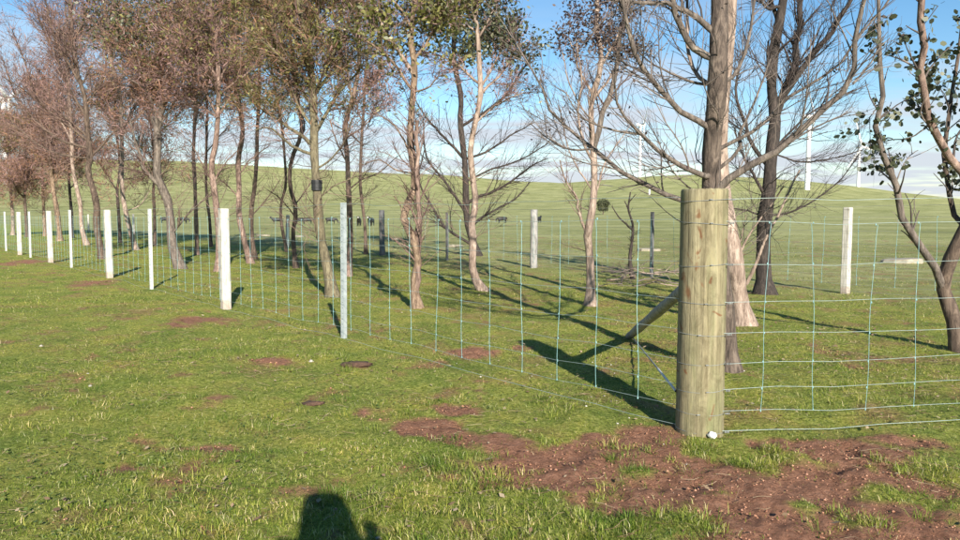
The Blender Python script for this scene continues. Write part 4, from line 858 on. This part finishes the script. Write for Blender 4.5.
# ------------------------------------------------------------------ wind turbines
def turbine(px, hub_y, Y, tw, blade_len, yaw, phase, label, base_z=None):
    hub = at(px, hub_y, Y); z0 = gz(hub.x, Y) - 1.0 if base_z is None else base_z
    root = empty('wind_turbine', (hub.x, Y, z0), label, 'wind turbine', 'wind turbines behind the hill')
    h = hub.z - z0; n = 14
    P = np.array([(0, 0, h * i / (n - 1)) for i in range(n)])[None]; Rr = np.linspace(tw, tw * 0.58, n)[None]
    V, q = tubes(P, Rr, 24); np_mesh('tower', V, q, M['turbine'], root)
    bm = bmesh.new(); box(bm, (0, 1.2, 1.6), (3.4, 9.5, 3.6), 0.9); na = bm_obj('nacelle', bm, M['turbine'], root, True); na.location = (0, 0, h); na.rotation_euler = (0, 0, yaw)
    bm = bmesh.new(); s = bmesh.ops.create_uvsphere(bm, u_segments=16, v_segments=10, radius=1.7); bmesh.ops.transform(bm, matrix=Matrix.Translation((0, -4.6, 1.6)) @ Matrix.Diagonal((1, 1.5, 1, 1)), verts=s['verts'])
    bm_obj('hub', bm, M['turbine'], na, True)
    for k in range(3):
        sec = []; V = []; F = []; S = 10
        for i in range(12):
            t = i / 11; c = (1.0 if t < 0.05 else (2.3 * (1 - t) + 0.7) * (0.75 + 0.25 * min(1, t * 6))); th = 0.95 if t < .05 else 0.55 * (1 - t) + 0.12
            for j in range(S): a = j * 2 * math.pi / S; V.append((c * math.cos(a) * 0.75, th * math.sin(a), 1.0 + blade_len * t))
        for i in range(11):
            for j in range(S): F.append((i * S + j, i * S + (j + 1) % S, (i + 1) * S + (j + 1) % S, (i + 1) * S + j))
        F.append(tuple(range(11 * S, 12 * S)))
        b = mesh_obj('blade', V, F, M['turbine'], na); b.location = (0, -4.6, 1.6); b.rotation_euler = (0, phase + k * 2 * math.pi / 3, 0)
turbine(859.5, 148, 1080, 2.6, 40, 0.35, R(-20), 'white wind turbine nearest the right edge, its base hidden by the hill')
turbine(809.5, 118, 735, 2.7, 40, 1.45, R(-84), 'tall white wind turbine standing on the near slope behind bare twigs')
turbine(640.5, 126, 1020, 2.4, 38, 1.50, R(60), 'slender white wind turbine on the skyline left of the corner post')
turbine(3, 100, 560, 2.6, 38, 1.52, R(180), 'white wind turbine tower glimpsed through the twigs at the left edge')
def hill_bits():
    p = at(603, 207, 300); p = grounded(p); rg = np.random.default_rng(3)
    # lone bush on the slope, track cut into the hill and a marker post
    root = empty('lone_tree', p, 'lone dark round tree on the far slope beside the slim forked trunk', 'tree')
    V, q = tubes(np.array([[(0, 0, -.5), (0.1, 0, 1), (0, .1, 2.2), (.2, 0, 3.4)]]), np.array([[.25, .2, .16, .1]]), 7); np_mesh('trunk', V, q, M['bark_brown'], root)
    n = 1600; d = rg.normal(size=(n, 3)); d /= np.linalg.norm(d, axis=1, keepdims=True); d *= rg.uniform(.35, 1, n)[:, None] ** .5
    c = d * [2.9, 2.6, 2.3] + [0, 0, 4.0]; c += np.sin(c * 2.1) * 0.4
    T = np.stack([c, c + rg.normal(size=(n, 3)) * .3], 1); V, F = leaves(T, 3200, 0.5, 'oval', rg, 0, .2); np_mesh('crown', V, F, M['leaf_dark'], root, False)
    q0 = grounded(at(649.5, 186, 640)); V, F = round_post_mesh(0.9, 0.8, 4.6, 2); o = mesh_obj('marker_post', V, F, M['turbine']); o.location = q0; tag(o, 'small pale marker post on the slope below the skyline turbine', 'marker post')
hill_bits()
# ------------------------------------------------------------------ photographer (throws the shadow at the bottom of the picture)
def cloth_mat():
    m, nt, b = new_mat('jacket and jeans'); L = nt.links.new
    t = nt.nodes.new('ShaderNodeTexCoord'); s = nt.nodes.new('ShaderNodeSeparateXYZ'); L(t.outputs['Object'], s.inputs[0])
    r = ramp(nt, [(0.0, (0.03, 0.025, 0.02)), (0.06, (0.04, 0.05, 0.09)), (0.52, (0.05, 0.06, 0.10)), (0.54, (0.06, 0.065, 0.06)), (0.835, (0.06, 0.065, 0.06)), (0.85, (0.45, 0.28, 0.21))]); r.color_ramp.interpolation = 'CONSTANT'
    mr = nt.nodes.new('ShaderNodeMapRange'); mr.inputs['From Max'].default_value = 1.7; L(s.outputs['Z'], mr.inputs['Value']); L(mr.outputs[0], r.inputs[0]); L(r.outputs[0], b.inputs['Base Color'])
    return m
def photographer():
    HX, HY = 0.235, -0.38
    root = empty('person', grounded((HX, HY, 0)), 'person in dark hooded jacket holding up a phone, seen only as a shadow', 'person')
    v = [(0, 0, 1.00, .16, .11), (0, 0, 1.20, .15, .10), (0, 0, 1.38, .17, .10), (0, 0.01, 1.47, .09, .08), (0, .03, 1.55, .058, .058), (0, .05, 1.645, .080, .095), (0, .045, 1.71, .074, .087)]
    e = [(0, 1), (1, 2), (2, 3), (3, 4), (4, 5), (5, 6)]
    for s in (-1, 1):
        k = len(v); v += [(.10 * s, 0, .90, .09), (.115 * s, .02, .50, .062), (.12 * s, -.01, .09, .045), (.13 * s, .13, .045, .042)]; e += [(0, k), (k, k + 1), (k + 1, k + 2), (k + 2, k + 3)]
        k = len(v)
        if s < 0: hx, hy, hz = -.335, .345, 1.33; el = (-.30, .10, 1.16)       # holds the phone
        else: hx, hy, hz = .105, .34, 1.42; el = (.30, .14, 1.17)              # shades the screen
        wr = Vector((hx, hy, hz)).lerp(Vector(el), 0.22); wr.z -= .01
        v += [(.20 * s, .0, 1.42, .065), (*el, .047), (*wr, .030), (hx, hy, hz, .038, .020)]; e += [(2, k), (k, k + 1), (k + 1, k + 2), (k + 2, k + 3)]
        for f in range(4):
            q = len(v); ln = (.92, 1.0, .95, .78)[f]
            if s < 0: v += [(hx + .03 * ln, hy + .018, hz + .03 - .02 * f, .0085), (hx + .055 * ln, hy + .014, hz + .028 - .02 * f, .0075)]
            else: v += [(hx - .028 + .019 * f, hy + .006, hz + .045 * ln, .009), (hx - .030 + .019 * f, hy + .016, hz + .08 * ln, .008)]
            e += [(k + 3, q), (q, q + 1)]
        q = len(v); v += [(hx + (.02 if s < 0 else -.04), hy - .02, hz - .01, .010), (hx + (.045 if s < 0 else -.06), hy - .012, hz + .005, .0085)]; e += [(k + 3, q), (q, q + 1)]
    b = skin_mesh('body', v, e, cloth_mat()); b.parent = root
    V = []; F = []; S = 20; prof = [(1.50, .150), (1.56, .138), (1.62, .124), (1.68, .114), (1.735, .104), (1.775, .085), (1.792, .055), (1.796, .01)]
    for z, r in prof:
        for i in range(S): a = i * 2 * math.pi / S; V.append((r * math.cos(a), .03 + r * 1.05 * math.sin(a) - (.05 if math.sin(a) > 0 else 0) * math.sin(a), z))
    for k in range(len(prof) - 1):
        for i in range(S): F.append((k * S + i, k * S + (i + 1) % S, (k + 1) * S + (i + 1) % S, (k + 1) * S + i))
    mesh_obj('hood', V, F, M['black_plastic'], root)
    bm = bmesh.new(); q = bmesh.ops.create_cone(bm, cap_ends=True, segments=8, radius1=.013, radius2=.006, depth=.035); bmesh.ops.transform(bm, matrix=Matrix.Translation((0, .155, 1.64)) @ Matrix.Rotation(-math.pi / 2, 4, 'X'), verts=q['verts'])
    bm_obj('nose', bm, M['bark_pale'], root, True)
    bm = bmesh.new(); box(bm, (0, -0.012, H), (0.145, 0.009, 0.073), 0.003); o = bm_obj('phone', bm, M['black_plastic']); tag(o, 'black phone held up in front of the photographer', 'phone')
photographer()
# ------------------------------------------------------------------ ground cover
def blades(n, r0, r1, L, W, seed, az=47, seg=2, power=2.0, dens=1.0):
    rg = np.random.default_rng(seed)
    u = rg.random(n)
    r = (r0 ** (2 - power) + u * (r1 ** (2 - power) - r0 ** (2 - power))) ** (1 / (2 - power)) if power != 2 else r0 * (r1 / r0) ** u
    a = R(1) * rg.uniform(-az, az, n)
    x = r * np.sin(a); y = r * np.cos(a)
    # gather part of the blades into tufts
    tn = n // 26; tx = rg.integers(0, n, n); cl = rg.random(n) < 0.5
    cid = (rg.integers(0, tn, n)) * 26
    sp = 0.022 + 0.02 * (r / 6)
    x = np.where(cl, x[cid] + rg.normal(size=n) * sp, x); y = np.where(cl, y[cid] + rg.normal(size=n) * sp, y)
    s = soil(x, y); clump = fbm(x * 1.3, y * 1.3, 91, 3); bl = fbm(x * 5, y * 5, 95, 2)
    keep = rg.random(n) < (1 - 0.97 * s ** 0.8) * dens
    x, y, cl, clump, bl, s = x[keep], y[keep], cl[keep], clump[keep], bl[keep], s[keep]; n = len(x)
    edge = np.exp(-((s - 0.3) / 0.2) ** 2)
    ln = L * rg.uniform(0.45, 1.3, n) * (0.55 + 0.9 * np.clip((clump - .25) * 1.6, 0, 1) ** 1.3) * np.where(cl, 1.0, 0.7) * (0.7 + 0.6 * bl) * (1 + 0.35 * edge)
    th = rg.uniform(0, 2 * math.pi, n); tilt = rg.uniform(0.55, 1.55, n)
    dx = np.cos(th); dy = np.sin(th); z = terrain(x, y) - 0.004
    base = np.stack([x, y, z], 1); o = np.stack([dx, dy, np.zeros(n)], 1)
    up = np.array([0, 0, 1.0]); side = np.stack([-dy, dx, np.zeros(n)], 1)
    tw = rg.uniform(-0.8, 0.8, n)[:, None]; side = side * np.cos(tw) + o * np.sin(tw)
    w = (W * rg.uniform(0.6, 1.3, n))[:, None]; l = ln[:, None]; ct = np.cos(tilt)[:, None]; st = np.sin(tilt)[:, None]
    mid = base + (up * ct * 1.1 + o * st * 0.55) * l * 0.55
    tip = mid + (up * (ct * 0.75 - 0.15) + o * (st * 0.9 + 0.15)) * l * 0.5
    if seg == 2:
        V = np.stack([base - side * w, base + side * w, mid + side * w * .8, mid - side * w * .8, tip], 1)
        i = np.arange(n)[:, None] * 5
        return V.reshape(-1, 3), np.concatenate([i + [[0, 1, 2]], i + [[0, 2, 3]], i + [[3, 2, 4]]], 0)
    V = np.stack([base - side * w, base + side * w, tip], 1)
    return V.reshape(-1, 3), np.arange(3 * n).reshape(n, 3)
def grass():
    Vs, Fs, o = [], [], 0
    for spec in [(150000, 2.1, 4.4, 0.042, 0.0016, 1, 52, 2, 0.8, 1.0), (160000, 4.1, 7.6, 0.042, 0.0019, 5, 50, 1, 1.0, 1.0), (160000, 7.0, 13, 0.046, 0.0026, 2, 48, 1, 1.2, 1.0), (170000, 12, 26, 0.055, 0.0042, 3, 46, 1, 1.4, 1.0), (80000, 24, 60, 0.07, 0.009, 4, 44, 1, 1.4, 1.0)]:
        V, F = blades(spec[0], spec[1], spec[2], spec[3], spec[4], spec[5], spec[6], spec[7], spec[8], spec[9]); Vs.append(V); Fs.append(F + o); o += len(V)
    # taller tussocks, mostly round the bare soil
    rg = np.random.default_rng(12); C = []
    for (px, py, rx, ry, n) in [(600, 528, 60, 12, 26), (690, 525, 30, 10, 10), (760, 462, 30, 12, 12), (700, 450, 24, 8, 9), (860, 520, 40, 10, 8), (930, 470, 40, 10, 10), (480, 470, 60, 20, 16), (380, 500, 80, 25, 22), (150, 510, 160, 25, 22), (640, 460, 60, 20, 8), (830, 400, 100, 12, 14), (330, 400, 160, 30, 30), (560, 400, 60, 14, 14), (890, 385, 60, 8, 10), (120, 420, 120, 40, 18)]:
        for k in range(n): C.append(gp(px + rg.normal() * rx * .6, min(600, py + rg.normal() * ry * .6)))
    for c in C:
        n = int(rg.integers(40, 90)); sp = rg.uniform(.02, .055); x = c.x + rg.normal(size=n) * sp; y = c.y + rg.normal(size=n) * sp
        th = np.arctan2(y - c.y, x - c.x) + rg.normal(size=n) * .7; dd = np.stack([np.cos(th), np.sin(th), np.zeros(n)], 1); sd_ = np.stack([-np.sin(th), np.cos(th), np.zeros(n)], 1)
        l = (rg.uniform(.035, .08) * rg.uniform(.5, 1.2, n))[:, None]; ti = rg.uniform(.35, 1.4, n)[:, None]; b = np.stack([x, y, terrain(x, y) - .004], 1); w = .0015
        m = b + (np.array([0, 0, 1.]) * np.cos(ti) + dd * np.sin(ti) * .6) * l * .6; t = m + (np.array([0, 0, 1.]) * (np.cos(ti) * .6 - .25) + dd * (np.sin(ti) * .7 + .3)) * l * .55
        V = np.stack([b - sd_ * w, b + sd_ * w, m + sd_ * w * .8, m - sd_ * w * .8, t], 1).reshape(-1, 3); i = np.arange(n)[:, None] * 5
        Vs.append(V); Fs.append(np.concatenate([i + [[0, 1, 2]], i + [[0, 2, 3]], i + [[3, 2, 4]]], 0) + o); o += len(V)
    g = np_mesh('grass', np.vstack(Vs), np.vstack(Fs), M['grass'], None, False); tag(g, 'short green and straw coloured pasture grass', 'grass', None, 'stuff')
grass()
def scatter(name, n, r0, r1, mat, size, label, cat, seed, want, flat=1.0, leaf=False, az=46):
    rg = np.random.default_rng(seed); r = np.sqrt(rg.uniform(r0 ** 2, r1 ** 2, n)); a = R(1) * rg.uniform(-az, az, n); x = r * np.sin(a); y = r * np.cos(a)
    k = rg.random(n) < want(x, y); x, y = x[k], y[k]; n = len(x)
    z = terrain(x, y); s = size * np.clip(rg.lognormal(-0.25, 0.55, n), 0.3, 1.6 if leaf else 4.0)
    if leaf:
        th = rg.uniform(0, 6.28, n); d = np.stack([np.cos(th), np.sin(th), rg.uniform(-.2, .5, n)], 1); q = np.stack([-np.sin(th), np.cos(th), rg.uniform(-.4, .4, n)], 1)
        p = np.stack([x, y, z + rg.uniform(.006, .03, n)], 1); S = s[:, None]
        V = np.stack([p, p + d * S * .5 + q * S * .3, p + d * S, p + d * S * .5 - q * S * .3], 1).reshape(-1, 3); F = np.arange(4 * n).reshape(n, 4)
    else:
        oc = np.array([(1, 0, 0), (0.3, .95, 0), (-.8, .6, 0), (-.8, -.6, 0), (.3, -.95, 0), (0.1, 0, .8), (0, 0, -.8)])
        f = np.array([(0, 1, 5), (1, 2, 5), (2, 3, 5), (3, 4, 5), (4, 0, 5), (1, 0, 6), (2, 1, 6), (3, 2, 6), (4, 3, 6), (0, 4, 6)])
        V = oc[None] * rg.uniform(.6, 1.3, (n, 7, 3)) * s[:, None, None]; th = rg.uniform(0, 6.28, n); c, sn = np.cos(th)[:, None], np.sin(th)[:, None]
        V = np.stack([V[..., 0] * c - V[..., 1] * sn, V[..., 0] * sn + V[..., 1] * c, V[..., 2] * flat], -1) + np.stack([x, y, z + s * .25 * flat], 1)[:, None]
        V = V.reshape(-1, 3); F = (np.arange(n)[:, None, None] * 7 + f[None]).reshape(-1, 3)
    o = np_mesh(name, V, F, M[mat], None, False); tag(o, label, cat, None, 'stuff')
scatter('soil_clods', 60000, 2.3, 8.5, 'clod', 0.0036, 'crumbs of reddish brown bare soil', 'soil', 3, lambda x, y: soil(x, y) ** 1.5, 0.8)
moundp = [(645, 428, 50, 14), (560, 372, 60, 10), (700, 445, 50, 8), (600, 400, 60, 10)]
scatter('gravel', 9000, 3, 9, 'pebble', 0.0085, 'scattered pale gravel crumbs along the left fence', 'gravel', 4, lambda x, y: np.clip(_blob(x, y, moundp) * 0.22 + 0.006, 0, 1), 0.7)
scatter('leaf_litter', 60000, 2.6, 24, 'litter', 0.028, 'dry leaves and straw scattered over the grass', 'leaf litter', 5, lambda x, y: np.clip(0.05 + 0.30 * (fbm(x * .8, y * .8, 8, 3) > .55) + 0.5 * np.clip(1 - np.abs(beyond(x, y) + 4.5) / 5, 0, 1), 0, 1), leaf=True)
scatter('clover', 70000, 2.6, 13, 'weed', 0.017, 'low broad leaved weeds among the grass', 'weeds', 6, lambda x, y: np.clip((fbm(x * 1.5, y * 1.5, 63, 3) - .5) * 6, 0, 1) * (1 - soil(x, y)), leaf=True)
def dry_stalks():
    rg = np.random.default_rng(77); n = 16000; r = np.sqrt(rg.uniform(2.4 ** 2, 14 ** 2, n)); a = R(1) * rg.uniform(-48, 48, n); x = r * np.sin(a); y = r * np.cos(a)
    k = rg.random(n) < np.clip((fbm(x * 1.7, y * 1.7, 101, 4) - 0.42) * 5, 0.04, 1); x, y = x[k], y[k]; n = len(x)
    th = rg.uniform(0, 6.28, n); l = rg.uniform(.03, .11, n); P = np.zeros((n, 4, 3))
    for i in range(4):
        t = i / 3; th2 = th + (t - .5) * rg.normal(size=n) * .5; P[:, i, 0] = x + np.cos(th2) * l * t; P[:, i, 1] = y + np.sin(th2) * l * t
    P[:, :, 2] = terrain(P[:, :, 0], P[:, :, 1]) + rg.uniform(.008, .03, n)[:, None] + np.linspace(0, 1, 4)[None] * rg.uniform(-.005, .02, n)[:, None]
    V, q = tubes(P, np.full((n, 4), .0012), 3); o = np_mesh('dry_stalks', V, q, M['litter'], None, False); tag(o, 'dry pale stalks matted into the turf', 'dry grass', None, 'stuff')
dry_stalks()
def hill_track():
    def hit(px, py):
        best = None
        for Y in np.arange(250, 930, 4.0):
            p = at(px, py, Y)
            if gz(p.x, p.y) >= p.z: best = p; break
        return best
    pts = [hit(x, y) for x, y in [(596, 184.5), (604, 185.3), (612, 186.6), (619, 188.4), (625, 190.6)]]
    pts = [p for p in pts if p is not None]
    if len(pts) < 3: return
    P = resample(pts, 24); V = []; F = []
    for i, p in enumerate(P):
        for s_ in (-1, 1): V.append((p[0], p[1] + s_ * 7, gz(p[0], p[1] + s_ * 7) + 0.35))
    for i in range(len(P) - 1): F.append((2 * i, 2 * i + 2, 2 * i + 3, 2 * i + 1))
    o = mesh_obj('track', V, F, M['stone']); tag(o, 'pale dirt track cut across the far slope', 'track', None, 'structure')
hill_track()
